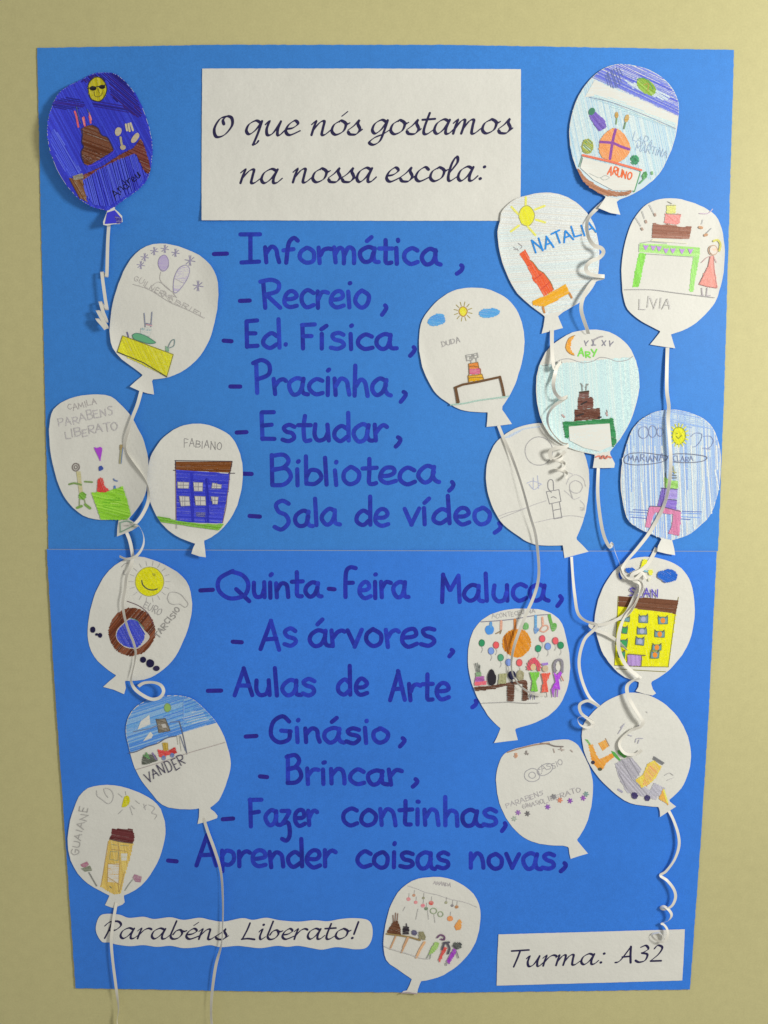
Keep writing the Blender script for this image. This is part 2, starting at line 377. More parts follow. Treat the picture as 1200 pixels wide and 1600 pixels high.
# ------------------------------------------------------------------ blue card sheets
def hs_up(x, y): return .0016+.0006*math.sin(x/170.)*math.sin(y/120.+1)+.0000015*max(0, y-830)
def hs_lo(x, y): return .0030+.0005*math.sin(x/150.+2)*math.sin(y/140.)
blue = mat('blue_card', alb(53, 122, 192))
blue2 = mat('blue_card', alb(49, 116, 201))
def ragged(a, b, amp=.45, step=5):
    out = resample([a, b], step); dx, dy = b[0]-a[0], b[1]-a[1]; L = math.hypot(dx, dy)
    return [(x-dy/L*random.uniform(-amp, amp), y+dx/L*random.uniform(-amp, amp)) for x, y in out[:-1]]
def edge(pts, amp=.4):
    o = []
    for i in range(len(pts)): o += ragged(pts[i], pts[(i+1) % len(pts)], amp)
    return o
def sheet(name, pts, hf, m, label, thick=.0004, cat='card sheet', amp=.4, grid=22):
    pa = Part(); s = Surf(hf); fill(pa, s, edge(pts, amp), m, grid=grid, e=0)
    org = wp(sum(p[0] for p in pts)/len(pts), max(p[1] for p in pts), 0)
    o = pa.build(name, None, org, thick, True); tag(o, label, cat); return o, s, org
up, s_up, o_up = sheet('blue_card_sheet', [(58, 75), (330, 70), (700, 70), (1147, 78), (1140, 320), (1132, 600), (1122, 861), (800, 864), (400, 863), (76, 861), (70, 600), (63, 300)], hs_up, blue,
                       'upper blue card sheet with seven handwritten lines from Informática to Sala de vídeo')
lo, s_lo, o_lo = sheet('blue_card_sheet', [(73, 858), (400, 859.5), (800, 860.5), (1120, 861), (1108, 1100), (1096, 1300), (1078, 1546), (700, 1551), (400, 1549), (118, 1544), (98, 1250), (84, 1050)], hs_lo, blue2,
                       'lower blue card sheet with handwritten lines from Quinta-Feira Maluca to Aprender coisas novas')
edge_m = mat('white_paper', alb(120, 140, 170))
pe = Part(); stroke(pe, s_lo, resample([(75, 858.3), (400, 859.8), (800, 860.8), (1119, 861.4)], 12), 1.4, edge_m, e=2e-5)
pe.build('cut_edge', lo, o_lo)
INK = [mat('marker_ink', alb(*c)) for c in ((38, 55, 158), (35, 49, 150), (40, 61, 165), (36, 46, 146))]
INK2 = [mat('marker_ink', alb(*c)) for c in ((36, 50, 157), (34, 44, 150), (38, 56, 165), (33, 41, 143))]
inkd = mat('marker_ink', alb(40, 34, 128))
LINES = [   # sheet, words: (text, x0, x1, baseline0, baseline1, xh)
 (0, 'Informática', [('-', 330, 357, 410, 410, 26), ('I', 370, 408, 409, 409, 26), ('nformática', 410, 691, 409, 413, 25), (',', 712, 725, 417, 417, 26)]),
 (0, 'Recreio', [('-', 372, 392, 483, 483, 26), ('R', 405, 440, 481, 481, 26), ('ecreio', 441, 578, 480, 480, 26), (',', 594, 606, 481, 481, 26)]),
 (0, 'Ed. Física', [('-', 347, 364, 545, 545, 26), ('E', 381, 405, 543, 543, 26), ('d', 407, 438, 543, 543, 25), ('.', 443, 449, 539, 539, 20), ('F', 468, 494, 543, 543, 23), ('ísica', 497, 621, 545, 545, 25), (',', 639, 651, 546, 546, 26)]),
 (0, 'Pracinha', [('-', 356, 377, 617, 617, 26), ('P', 393, 423, 615, 615, 29), ('racinha', 424, 613, 617, 618, 26), (',', 623, 636, 616, 616, 28)]),
 (0, 'Estudar', [('-', 366, 387, 689, 689, 26), ('E', 404, 431, 687, 687, 26), ('studar', 437, 607, 689, 690, 26), (',', 615, 627, 686, 686, 26)]),
 (0, 'Biblioteca', [('-', 378, 395, 753, 753, 26), ('B', 419, 456, 759, 759, 29), ('iblioteca', 459, 689, 759, 754, 26), (',', 699, 711, 756, 756, 26)]),
 (0, 'Sala de vídeo', [('-', 386, 408, 819, 819, 26), ('S', 426, 453, 827, 827, 27), ('ala', 458, 533, 822, 821, 25), ('de', 554, 609, 821, 821, 26), ('vídeo', 629, 767, 819, 818, 26), (',', 771, 785, 820, 820, 27)]),
 (1, 'Quinta-Feira Maluca', [('-', 310, 334, 935, 935, 26), ('Q', 338, 391, 936, 936, 26), ('uinta', 392, 505, 933, 933, 24), ('-', 511, 525, 934, 934, 26), ('Ƒ', 535, 558, 934, 934, 27), ('eira', 558, 641, 934, 933, 25), ('M', 687, 720, 939, 939, 27), ('aluca', 722, 860, 939, 939, 26), (',', 868, 880, 936, 936, 26)]),
 (1, 'As árvores', [('-', 361, 380, 1016, 1016, 26), ('A', 404, 439, 1014, 1014, 27), ('s', 440, 464, 1010, 1010, 26), ('árvores', 481, 681, 1011, 1009, 27), (',', 699, 710, 1018, 1018, 20)]),
 (1, 'Aulas de Arte', [('-', 321, 347, 1091, 1091, 26), ('A', 364, 396, 1087, 1087, 26), ('ulas', 397, 493, 1087, 1086, 25), ('de', 525, 576, 1085, 1085, 25), ('A', 607, 635, 1094, 1094, 28), ('rte', 636, 704, 1094, 1093, 26), (',', 736, 747, 1097, 1097, 20)]),
 (1, 'Ginásio', [('-', 380, 402, 1163, 1163, 26), ('G', 420, 456, 1160, 1160, 25), ('inásio', 459, 608, 1160, 1160, 24), (',', 622, 635, 1157, 1157, 25)]),
 (1, 'Brincar', [('-', 403, 420, 1228, 1228, 26), ('B', 444, 472, 1224, 1224, 24), ('rincar', 475, 630, 1225, 1225, 24), (',', 643, 654, 1221, 1221, 22)]),
 (1, 'Fazer continhas', [('-', 344, 366, 1293, 1293, 26), ('F', 387, 411, 1290, 1290, 26), ('azer', 412, 498, 1290, 1290, 25), ('continhas', 533, 777, 1289, 1291, 26), (',', 781, 793, 1289, 1289, 24)]),
 (1, 'Aprender coisas novas', [('-', 260, 278, 1358, 1358, 26), ('A', 304, 340, 1354, 1354, 29), ('prender', 342, 527, 1354, 1354, 25), ('coisas', 555, 703, 1355, 1357, 25), ('novas', 731, 868, 1356, 1358, 24), (',', 874, 886, 1352, 1352, 24)])]
for sh, lab, words in LINES:
    s, par, org = ((s_up, up, o_up), (s_lo, lo, o_lo))[sh]; s.eps = 6e-5
    labs = lab.split(); pa = None; last = 0; grp = []
    for (t, x0, x1, y0, y1, xh) in words:
        if t in '-,.' or not grp or x0-last > 6 or grp[-1][0] in '-,.': grp.append([t, []])
        grp[-1][1].append((t, x0, x1, y0, y1, xh)); last = x1
    for t, ws in grp:
        pa = Part()
        for (t, x0, x1, y0, y1, xh) in ws:
            s.eps = 6e-5
            write(pa, s, t, PRINT, x0, x1, y0, y1, xh, 6.8, inkd if t == '-' else (INK, INK2)[sh], wob=.045)
        w0 = ''.join(q[0] for q in ws).replace('Ƒ', 'F')
        o = pa.build({'-': 'dash', ',': 'comma', '.': 'full_stop'}.get(w0, 'handwritten_word'), par, org)
        if len(w0) > 1: o['label'] = 'marker word '+w0

# ------------------------------------------------------------------ printed paper signs
paper_m = mat('white_paper', PAPER); print_m = mat('printed_ink', alb(38, 34, 66))
def hs_sign(x, y): return hs_up(x, y)+.0012+.0035*max(0, (y-290)/55.)**2*max(0, (480-x)/160.)
def sign(name, pts, hf, label, texts, smooth=None, amp=.15):
    pa = Part(); s = Surf(hf)
    poly = smooth or edge(pts, amp)
    fill(pa, s, poly, paper_m, grid=9, e=0)
    org = wp(sum(p[0] for p in poly)/len(poly), max(p[1] for p in poly), 0)
    o = pa.build(name, None, org, .00015, True); tag(o, label, 'paper sign')
    for ln in texts:
        for (t, x0, x1, y0, y1, xh, wd) in ln:
            q = Part(); s.eps = 6e-5
            write(q, s, t, SCRIPT, x0, x1, y0, y1, xh, wd, print_m, slant=.2, nib=math.radians(-35), step=1.5)
            q.build('printed_word', o, org)['label'] = 'printed word '+t
    return o
sign('title_sign', [(316, 107), (560, 107), (814, 108), (814, 240), (813, 345), (600, 345), (315, 344), (315, 240)], hs_sign,
     'large white title sign reading O que nós gostamos na nossa escola',
     [[('O', 330, 360, 214, 214, 21.5, 4.3), ('que', 380, 469, 211, 211, 22.5, 4.3), ('nós', 484, 566, 211, 210, 22.5, 4.3), ('gostamos', 577, 801, 210, 208, 22.5, 4.3)],
      [('na', 373, 441, 286, 286, 22, 4.3), ('nossa', 455, 588, 285, 284, 22, 4.3), ('escola:', 599, 755, 284, 282, 22, 4.3)]])
sign('class_sign', [(779, 1460), (925, 1456), (1070, 1452), (1068, 1500), (1066, 1532), (925, 1536), (776, 1540), (777, 1500)], lambda x, y: hs_lo(x, y)+.0012,
     'small white rectangular sign reading Turma A32 at the lower right corner',
     [[('Turma:', 793, 943, 1511, 1506, 16.5, 3.4), ('A32', 961, 1034, 1505, 1502, 16.5, 3.4)]])
bub = catmull([(x, (1380+133*.41667+(y-1380-133*.41667)*.65 if y < 1460 else 1380+240*.41667+(y-1380-240*.41667)*.65) if 205 < x < 560 else y) for x, y in P('75,190 72,160 85,125 110,115 160,118 195,130 250,122 290,135 350,125 400,140 460,128 500,140 550,150 620,130 660,140 710,128 760,142 830,150 890,142 940,148 990,135 1040,130 1090,138 1108,165 1106,210 1085,242 1045,252 1010,245 970,240 920,254 880,245 830,232 790,238 750,232 690,245 640,238 600,232 540,240 500,228 450,240 400,245 350,232 300,238 250,228 200,236 150,230 120,222 95,220', (120, 1380, .41667))], True, 3)
sign('greeting_strip', None, lambda x, y: hs_lo(x, y)+.0012, 'white scalloped paper strip reading Parabéns Liberato at the lower left',
     [[('Parabéns', 158, 357, 1466, 1468, 16.5, 3.3), ('Liberato!', 374, 556, 1468, 1467, 16.5, 3.3)]], smooth=bub)

# ------------------------------------------------------------------ paper balloons
GROUP = 'paper balloon cutouts on the poster'
def ell(cx, cy, rx, ry, rot=0, n=14, wob=.04):
    a0 = math.radians(rot); o = []
    for i in range(n):
        t = 2*math.pi*i/n; r = 1+random.uniform(-wob, wob); x, y = rx*r*math.cos(t), ry*r*math.sin(t)
        o.append('%f,%f' % (cx+x*math.cos(a0)-y*math.sin(a0), cy+x*math.sin(a0)+y*math.cos(a0)))
    return ' '.join(o)
GR = alb(125, 122, 118); DG = alb(80, 78, 78)
class Balloon:
    def __init__(b, label, fr, body, knot, base=4.2, curls=(), paper=PAPER, nm='paper_balloon'):
        b.fr = fr; bp = P(body, fr); kp = P(knot, fr)
        fc = catmull(bp, False, random.uniform(8, 12)); fc = [fc[0]]+[(x+random.uniform(-.3, .3), y+random.uniform(-.3, .3)) for x, y in fc[1:-1]]+[fc[-1]]
        b.body = resample(fc, 4); b.out = b.body+resample(kp, 4)[(0 if math.dist(kp[0], b.body[-1]) > .5 else 1):]
        xs = [p[0] for p in bp]; ys = [p[1] for p in bp]; b.cx = (min(xs)+max(xs))/2; b.cy = (min(ys)+max(ys))/2
        b.rx = (max(xs)-min(xs))/2; b.ry = (max(ys)-min(ys))/2
        ph = random.uniform(0, 6); base = base/1000.
        def hf(x, y):
            h = base+.0005*math.sin(x/31.+ph)*math.sin(y/37.+ph*2)
            for (ang, start, amt) in curls:        # ang: degrees, 0 = right, 90 = down
                a = math.radians(ang); u = ((x-b.cx)*math.cos(a)/b.rx+(y-b.cy)*math.sin(a)/b.ry)
                if u > start: h += amt/1000.*min(1.5, (u-start)/(1-start))**2
            return h
        b.s = Surf(hf); pa = Part(); b.m = mat('white_paper', paper)
        fill(pa, b.s, b.out, b.m, grid=4, e=0)
        b.org = wp(kp[len(kp)//2][0], kp[len(kp)//2][1], 0)
        b.o = pa.build(nm, None, b.org, .00012, True); tag(b.o, label, 'paper balloon', GROUP)
        b.cur = None
    def part(b, name, label=None):
        b.end(); b.cur = Part(); b.nm = name; b.lab = label; return b
    def end(b):
        if b.cur and b.cur.v:
            U = b.cur.units; g = list(range(len(U))); gap = 7
            def root(i):
                while g[i] != i: g[i] = g[g[i]]; i = g[i]
                return i
            for i in range(len(U)):
                for j in range(i):
                    if U[i][2] < U[j][3]+gap and U[j][2] < U[i][3]+gap and U[i][4] < U[j][5]+gap and U[j][4] < U[i][5]+gap: g[root(i)] = root(j)
            for rt in sorted({root(i) for i in range(len(U))}):
                q = Part(); q.mats = list(b.cur.mats); mp = {}
                for i, u in enumerate(U):
                    if root(i) != rt: continue
                    for f in range(u[0], u[1]):
                        nf = []
                        for vi in b.cur.f[f]:
                            if vi not in mp: mp[vi] = len(q.v); q.v.append(b.cur.v[vi])
                            nf.append(mp[vi])
                        q.f.append(nf); q.mi.append(b.cur.mi[f])
                o = q.build(b.nm, b.o, b.org)
                if b.lab: o['label'] = b.lab
        b.cur = None
    def poly(b, s, smooth=True):
        if isinstance(s, list): return s
        p = P(s, b.fr); return catmull(p, True, 3) if smooth else resample(p+[p[0]], 4)[:-1]
    def fill(b, col, s, smooth=True, ang=20, cov=.9):
        fill(b.cur, b.s, b.poly(s, smooth), mat('coloured_pencil', alb(*col), ang=ang, cov=cov), grid=4); return b
    def hatch(b, cols, s, ang, sp=2.2, w=1.5, smooth=True, **k):
        hatch(b.cur, b.s, b.poly(s, smooth), [alb(*c) for c in cols], ang, sp, w, **k); return b
    def both(b, col, s, ang=20, smooth=True, sp=2.0, w=1.8, v=22):
        v = v*.6; b.fill(col, s, smooth, ang, .92)
        lo_ = tuple(max(0, c-v) for c in col); hi = tuple(min(235, c+v) for c in col)
        return b.hatch([col, lo_, hi], s, ang, sp, w, smooth)
    def line(b, col, w, s, curve=True, closed=False):
        col = tuple(min(255, c+(205-c)*.10) for c in col); m = mat('pencil_line', alb(*col))
        for q in s.split(';'):
            p = P(q, b.fr)
            if curve and len(p) > 2: stroke(b.cur, b.s, catmull(p, closed, 2.5)+([p[0]] if closed else []), w, m)
            else:
                for a, c in zip(p, p[1:]): stroke(b.cur, b.s, resample([a, c], 6), w, m)
        return b
    def text(b, col, t, a, c, h, w, slant=0, wob=.15):
        (x0, y0), (x1, y1) = P(a, b.fr)[0], P(c, b.fr)[0]
        write(b.cur, b.s, t, CAPS, x0, x1, y0, y1, h*b.fr[2], w, mat('pencil_line', alb(*col)), slant=slant, wob=wob, step=2); return b
    def inset(b, d):
        return [(b.cx+(x-b.cx)*(1-d/b.rx), b.cy+(y-b.cy)*(1-d/b.ry)) for x, y in b.body]
    def cut(b, poly, p, q, keep=1):
        p, q = P(p, b.fr)[0], P(q, b.fr)[0]; return halfplane(poly, p, q, keep)

# 1 ---- dark blue, top left
F = (50, 90, .18333)
b = Balloon('dark blue crayoned balloon with sunglasses sun and brown cake at the top left corner', F,
  '640,1305 500,1265 370,1175 260,1040 190,900 140,740 132,600 155,460 215,320 310,240 420,190 500,145 600,128 700,135 790,200 880,310 950,450 1000,600 1025,760 1015,920 980,1040 900,1130 800,1200 710,1268',
  '705,1290 735,1315 768,1350 772,1400 745,1418 690,1420 640,1432 608,1425 606,1400 625,1350 640,1310', 4.5, ((150, .05, 15), (100, .5, 7), (200, .4, 5)))
b.part('crayon_sky'); full = b.inset(.45)
b.fill((48, 56, 176), full, ang=60, cov=.98).hatch([(46, 52, 172), (52, 60, 184), (46, 50, 164), (56, 68, 188)], full, 62, 2.1, 2.3)
b.hatch([(30, 26, 105), (38, 30, 120), (52, 30, 105)], '420,200 520,150 620,135 720,150 820,240 900,370 930,500 840,480 760,400 680,330 640,200 480,210', 40, 2.4, 1.9)
b.hatch([(34, 32, 118), (48, 34, 125)], '180,380 300,340 430,370 440,420 330,440 200,440', 10, 2.8, 1.6)
b.hatch([(34, 32, 118), (48, 34, 125)], '520,370 620,380 800,420 820,470 640,450 540,430', 10, 2.8, 1.6)
b.hatch([(72, 86, 198), (84, 98, 204)], '170,620 230,660 330,850 420,960 330,1010 240,900 170,740', 60, 2.8, 1.8)
b.part('drawn_sun').both((178, 168, 30), ell(557, 270, 78, 102), 80).line((40, 36, 20), 1.4, ell(557, 270, 80, 104), closed=True)
b.fill((25, 22, 30), ell(520, 262, 30, 20), cov=1).fill((25, 22, 30), ell(597, 250, 27, 18), cov=1).line((25, 22, 30), 1.6, '475,262 520,255 600,240 630,232').line((110, 100, 20), 1.2, '530,290 535,325 560,335 590,320 600,290; 560,265 575,300')
b.part('drawn_cake').both((98, 56, 34), '425,605 515,575 560,600 580,640 600,665 640,680 665,720 690,775 680,800 600,850 510,905 470,915 440,895 425,850 420,800 440,760 425,720 430,660', 20, w=1.8)
b.line((30, 24, 60), 1.6, '515,575 560,600 580,640 600,665 640,680 665,720 690,775; 425,605 430,660 425,720 440,760 420,800 425,850 440,895')
b.part('drawn_candle').line((200, 80, 90), 3.0, '365,460 380,510 395,590;440,510 450,580;490,500 500,555').line((225, 120, 120), 2.2, '432,515 445,570;488,470 505,530').line((60, 80, 110), 1.2, '380,420 400,520 420,560;470,440 500,490')
b.part('drawn_plate').fill((175, 160, 130), ell(735, 630, 28, 38, 20), cov=.8).line((160, 150, 110), 3.4, '755,680 765,740 780,775').line((185, 175, 140), 3.2, '800,570 810,620;840,560 860,620;822,565 832,625').fill((178, 162, 125), '845,700 870,660 900,640 915,670 880,720 850,725', cov=.8).fill((165, 150, 112), ell(775, 765, 25, 22), cov=.8)
b.part('drawn_table').both((104, 50, 40), '430,1005 600,930 750,830 870,770 925,690 945,720 1000,900 1010,960 985,990 960,970 890,820 740,870 560,960 440,1045', 25, False, w=1.9).both((110, 72, 40), '315,1025 430,1040 470,1230 400,1190', 60, False).fill((120, 112, 90), '345,1010 430,985 440,1030 360,1045', False)
b.line((60, 50, 200), 1.6, '480,925 560,900 680,820 700,790')
b.part('tablecloth').hatch([(66, 76, 194), (60, 66, 186), (78, 90, 202)], '440,1045 560,960 740,870 880,820 950,960 980,1000 900,1110 760,1200 640,1270 520,1250 450,1150', 75, 2.4, 1.9, False)
b.part('written_name').text((22, 18, 50), 'Andreu', '705,1200', '930,1010', 75, 1.5)
b.part('crayon_knot').fill((58, 58, 185), '640,1320 705,1300 760,1365 762,1408 700,1412 620,1418', False, 60, .95).fill((45, 35, 140), '700,1345 765,1370 765,1410 725,1415', False)
b.end()

# 2 ---- grey stars, lilac balloons, yellow table
F = (150, 360, .175)
b = Balloon('white balloon with small grey stars, two lilac balloons and a yellow table below', F,
  '415,1290 340,1230 230,1150 150,1050 125,950 125,830 150,650 200,480 270,320 350,210 450,140 570,118 680,128 800,165 920,220 1020,310 1075,410 1092,520 1088,650 1060,820 1010,980 930,1120 800,1240 650,1310 510,1330',
  '500,1345 510,1400 518,1465 460,1455 380,1430 302,1395 350,1350 410,1300', 4.2, ((-20, .7, 2), (150, .8, 1.5)))
for q in ('400,310', '435,240', '520,185', '615,165', '710,200', '840,270', '912,495'):
    x, y = (float(t) for t in q.split(',')); r = 34 if x < 800 else 45
    b.part('drawn_star')
    for a in (10, 80, 140, 100): b.line((138, 132, 152), 1.3, '%f,%f %f,%f' % (x-r*math.cos(math.radians(a)), y-r*math.sin(math.radians(a)), x+r*math.cos(math.radians(a)), y+r*math.sin(math.radians(a))))
b.part('drawn_balloon').fill((172, 158, 190), ell(602, 290, 44, 68), cov=.8).line((140, 128, 160), 1.1, ell(602, 292, 46, 72), closed=True).line((165, 160, 150), .9, '580,370 570,430 600,480 640,520 700,560')
b.part('drawn_balloon').fill((180, 170, 192), '690,500 700,420 740,340 800,310 835,345 820,420 770,500 720,555 695,550', cov=.7).line((140, 132, 158), 1.1, '690,500 700,420 740,340 800,310 835,345 820,420 770,500 720,555 695,550 690,500').line((160, 155, 150), .9, '700,430 780,470;690,560 720,600')
b.part('pencil_lettering').text((182, 178, 168), 'GUILNERME', '330,440', '680,640', 45, .9).text((186, 182, 172), 'GABRIEL', '560,560', '970,790', 38, .9).line((170, 166, 156), .9, '330,480 480,530 660,640 800,700 970,780;480,520 560,460 660,530')
b.part('drawn_cake').fill((130, 160, 160), '400,870 500,870 480,950 395,930', False, cov=.6).line((120, 125, 140), 1.6, '430,740 440,860;500,730 490,860;450,830 495,840').line((200, 150, 150), 1.4, '450,840 500,850').fill((100, 165, 120), '325,935 360,918 440,940 520,990 530,1005 470,1010 380,985 335,965', cov=.95).line((60, 110, 90), 1.1, '325,935 360,918 440,940 520,990 530,1005 470,1010 380,985 335,965 325,935')
b.part('drawn_bottle').fill((110, 160, 120), '620,1030 650,1050 655,1085 620,1075', False).line((110, 130, 125), 1.4, '640,1050 670,990 700,975 695,1030 650,1050').line((90, 85, 120), 2, '278,910 290,950')
b.part('drawn_table').both((205, 200, 38), '238,940 690,1108 632,1305 190,1085', 65, False, w=1.7, v=12).line((110, 105, 45), 1.1, '238,940 690,1108;238,940 190,1085;690,1108 632,1305').line((60, 60, 40), 1.6, '190,1085 420,1180 632,1307', False)
b.end()

# 3 ---- figure, heart and green table
F = (60, 600, .16667)
b = Balloon('white balloon with drawn green figure, purple heart and bright green table at left edge', F,
  '750,1270 590,1275 470,1255 370,1200 280,1110 210,1000 160,850 120,680 103,520 103,380 140,240 250,155 400,110 560,98 680,118 760,180 860,290 930,410 990,540 1030,700 1025,820 1015,950 1000,1040 940,1150 860,1250',
  '850,1268 905,1300 945,1330 880,1372 800,1405 736,1430 740,1350 750,1285', 4.8, ((10, .25, 9), (180, .8, 1)))
b.part('pencil_lettering').text((165, 160, 152), 'CAMILA', '275,250', '550,190', 55, 1.3).text((178, 174, 168), 'PARABENS', '190,400', '710,290', 75, 1.5).text((178, 174, 168), 'LIBERATO', '250,515', '750,430', 70, 1.5)
b.part('drawn_figure').fill((190, 182, 125), '355,820 395,820 405,930 420,1030 385,1040 370,930', False).line((118, 108, 98), 1.8, ell(352, 780, 32, 36), closed=True).line((118, 108, 98), 1.5, ell(352, 780, 14, 17), closed=True).line((110, 140, 70), 3, '290,940 340,930 400,945').line((110, 140, 70), 2.5, '435,915 505,920').both((115, 165, 60), ell(412, 1050, 34, 34), 45).line((130, 145, 90), 1.5, '385,1080 385,1140;430,1080 445,1140').line((110, 150, 60), 4, '365,1160 405,1145;440,1130 485,1165')
b.part('drawn_heart').fill((165, 70, 190), '522,592 550,600 575,590 596,600 595,640 585,690 580,725 560,680 535,630', cov=.98)
b.part('drawn_flame').fill((60, 80, 150), '565,780 590,765 610,795 590,810 570,815', cov=1)
b.part('drawn_candle').line((150, 130, 80), 4.5, '775,580 775,610').line((150, 145, 100), 3.0, '775,620 765,740').line((90, 120, 160), 1.2, '790,600 775,745').line((80, 105, 150), 1.8, '705,890 715,905;720,905 740,910').line((70, 110, 170), 3, '715,960 715,985')
b.part('drawn_cake').both((205, 70, 62), '565,890 600,885 618,950 655,995 650,1025 560,1025 552,960', 70, v=15)
b.part('drawn_table').both((140, 200, 55), '500,1015 620,1020 785,965 825,1080 862,1225 830,1268 740,1270 590,1272', 15, False, w=2.2).hatch([(165, 215, 90), (110, 180, 40)], '600,1090 760,1060 790,1150 610,1180', 5, 4, 1.5, False)
b.part('drawn_knot').line((110, 150, 120), 1.5, '765,1300 840,1285 900,1320;770,1390 830,1360 890,1330;765,1300 770,1390')
b.end()

# 4 ---- blue building
F = (210, 650, .15833)
b = Balloon('white balloon with blue drawn school building under a brown roof', F,
  '600,1260 500,1225 370,1155 260,1050 190,930 140,790 125,650 140,480 180,360 260,240 350,160 450,105 570,78 700,82 820,120 940,190 1010,290 1055,420 1070,560 1055,730 1015,880 950,1010 850,1130 760,1195 690,1228',
  '688,1245 698,1320 705,1395 640,1385 562,1358 580,1300 598,1265', 5.6, ((95, .8, 3),))
b.part('pencil_name').text((135, 132, 126), 'FABIANO', '485,305', '865,325', 75, 1.1)
b.part('drawn_roof').both((112, 62, 22), '405,450 965,450 945,560 680,545 405,535', 0, False, w=1.8, v=18).line((50, 42, 50), 1.2, '400,440 965,447;405,440 408,540;965,450 940,570;385,535 420,540;930,565 990,565')
b.part('drawn_wall').both((58, 66, 185), '410,540 680,550 940,572 925,740 890,900 865,1058 640,1055 420,1035', 3, False, w=2, v=18).hatch([(42, 48, 165)], '580,560 590,1040 560,1040 550,560', 85, 2, 1.8, False).hatch([(42, 48, 165), (38, 42, 150)], '700,620 735,620 735,1050 700,1050', 85, 2, 1.8, False).line((110, 80, 90), 1.1, '408,540 412,1040;940,570 925,740;920,742 905,900 870,1055', False).fill((38, 44, 140), '610,950 700,950 700,1000 610,990', False)
for q in ('425,650 540,655 535,715 428,712', '582,655 675,658 672,742 590,740', '770,660 860,680 855,715 762,712', '442,790 540,795 550,885 460,890', '595,790 700,795 705,882 605,880', '755,795 828,800 820,870 775,868'):
    pp = [tuple(float(t) for t in z.split(',')) for z in q.split()]; cx = sum(p[0] for p in pp)/4; cy = sum(p[1] for p in pp)/4
    b.part('drawn_window').fill((196, 192, 178), q, False, cov=.9).line((120, 118, 125), .9, q+' '+q.split()[0], False).line((120, 118, 125), 1.1, '%f,%f %f,%f;%f,%f %f,%f' % (cx, pp[0][1], cx, pp[2][1], pp[0][0], cy, pp[2][0], cy)).line((150, 146, 140), .8, '%f,%f %f,%f' % (cx-22, pp[0][1], cx-22, pp[2][1]))
b.part('drawn_grass').both((112, 168, 48), '225,990 330,1010 430,1035 640,1065 880,1070 830,1128 700,1110 560,1092 400,1060 262,1045', 8, False, v=18).line((120, 118, 110), .9, '415,1060 418,1110')
b.end()

# 5 ---- smiling sun and brown ring
F = (120, 830, .175)
b = Balloon('white balloon with smiling yellow sun above a brown ring filled blue', F,
  '350,1285 280,1240 190,1160 130,1070 102,970 96,880 110,760 150,600 210,460 290,350 390,270 500,232 600,232 720,270 840,330 940,400 1000,490 1025,600 1028,700 1000,850 950,980 880,1120 780,1230 660,1305 540,1335 435,1335',
  '430,1345 438,1400 422,1455 330,1415 235,1390 290,1340 345,1295', 4.2, ((-60, .8, 2),))
b.part('drawn_sun').both((212, 208, 22), ell(650, 450, 124, 127, 0, 18, .01), 60, v=8).line((150, 148, 80), 1.0, ell(650, 450, 127, 130, 0, 18, .01), closed=True).line((60, 66, 50), 1.9, '580,440 590,480 630,515 680,525 718,515').line((110, 110, 40), 1.0, '675,380 700,385 690,400 675,380')
b.line((165, 162, 152), .9, ';'.join('%f,%f %f,%f' % (650+145*math.cos(a), 450+145*math.sin(a), 650+185*math.cos(a), 450+185*math.sin(a)) for a in [i*2*math.pi/18 for i in range(18)]))
b.part('drawn_ring').fill((104, 54, 28), ell(492, 900, 205, 212, 0, 20, .02), cov=.8).hatch([(104, 52, 26), (86, 42, 26), (128, 74, 48)], ell(492, 900, 205, 212, 0, 20, .02), -50, 2, 1.9).line((80, 44, 60), 1.0, '450,625 560,670 640,740 680,830')
b.part('drawn_pool').fill((190, 185, 170), '480,775 440,800 360,880 355,960 420,1030 500,1050 560,1040 650,950 600,880 540,810', cov=.9).both((62, 74, 180), '475,790 430,820 365,890 360,960 420,1020 500,1040 550,1030 600,960 600,910 570,860 530,800', 60, v=15).line((70, 130, 120), 1.1, '475,775 540,800 600,870')
b.part('drawn_ant').fill((28, 25, 60), ell(143, 880, 24, 28), cov=1).fill((28, 25, 60), ell(178, 922, 14, 12), cov=1).fill((28, 25, 60), ell(208, 930, 20, 22), cov=1)
b.part('drawn_ant').fill((28, 25, 60), ell(592, 1148, 28, 28), cov=1).fill((28, 25, 60), ell(655, 1180, 36, 38), cov=1).fill((44, 38, 70), ell(710, 1225, 30, 24), cov=1)
b.part('drawn_cloud').line((165, 162, 152), .9, '810,600 830,550 880,545 930,565 970,610 995,650 970,680 920,650 870,655 830,640 810,600')
b.part('pencil_name').text((140, 137, 130), 'TARCISIO', '730,960', '930,700', 48, 1.1).text((160, 157, 150), 'EURO', '590,680', '740,760', 55, .9)
b.part('pencil_cloud').line((158, 155, 148), 1.0, '400,320 430,290 460,285;420,350 415,380 440,390')
b.end()

# 6 ---- blue sky, tractor
F = (180, 1070, .16667)
b = Balloon('balloon with light blue crayoned sky and a small red tractor above white', F,
  '785,1158 700,1168 560,1160 440,1125 350,1030 250,900 180,770 130,600 98,430 130,290 200,200 320,135 450,105 600,100 710,125 800,190 900,290 980,400 1040,540 1085,740 1050,900 990,1050 950,1105 892,1150',
  '895,1165 930,1190 960,1228 955,1250 870,1280 772,1305 785,1240 788,1175', 4.2, ((-70, .7, 1.5),))
sky = b.inset(1.0); sky = b.cut(sky, '140,640', '640,445', -1); 
sky2 = b.cut(b.cut(b.inset(1.0), '640,445', '940,355', -1), '640,445', '640,100', 1)
skyL = b.cut(sky, '640,445', '640,100', -1)
for zz in (skyL, sky2):
    b.part('crayon_sky')
    b.fill((98, 150, 205), zz, ang=20, cov=.8).hatch([(84, 140, 205), (104, 158, 214), (130, 170, 208), (72, 128, 200)], zz, -18, 2.4, 1.9)
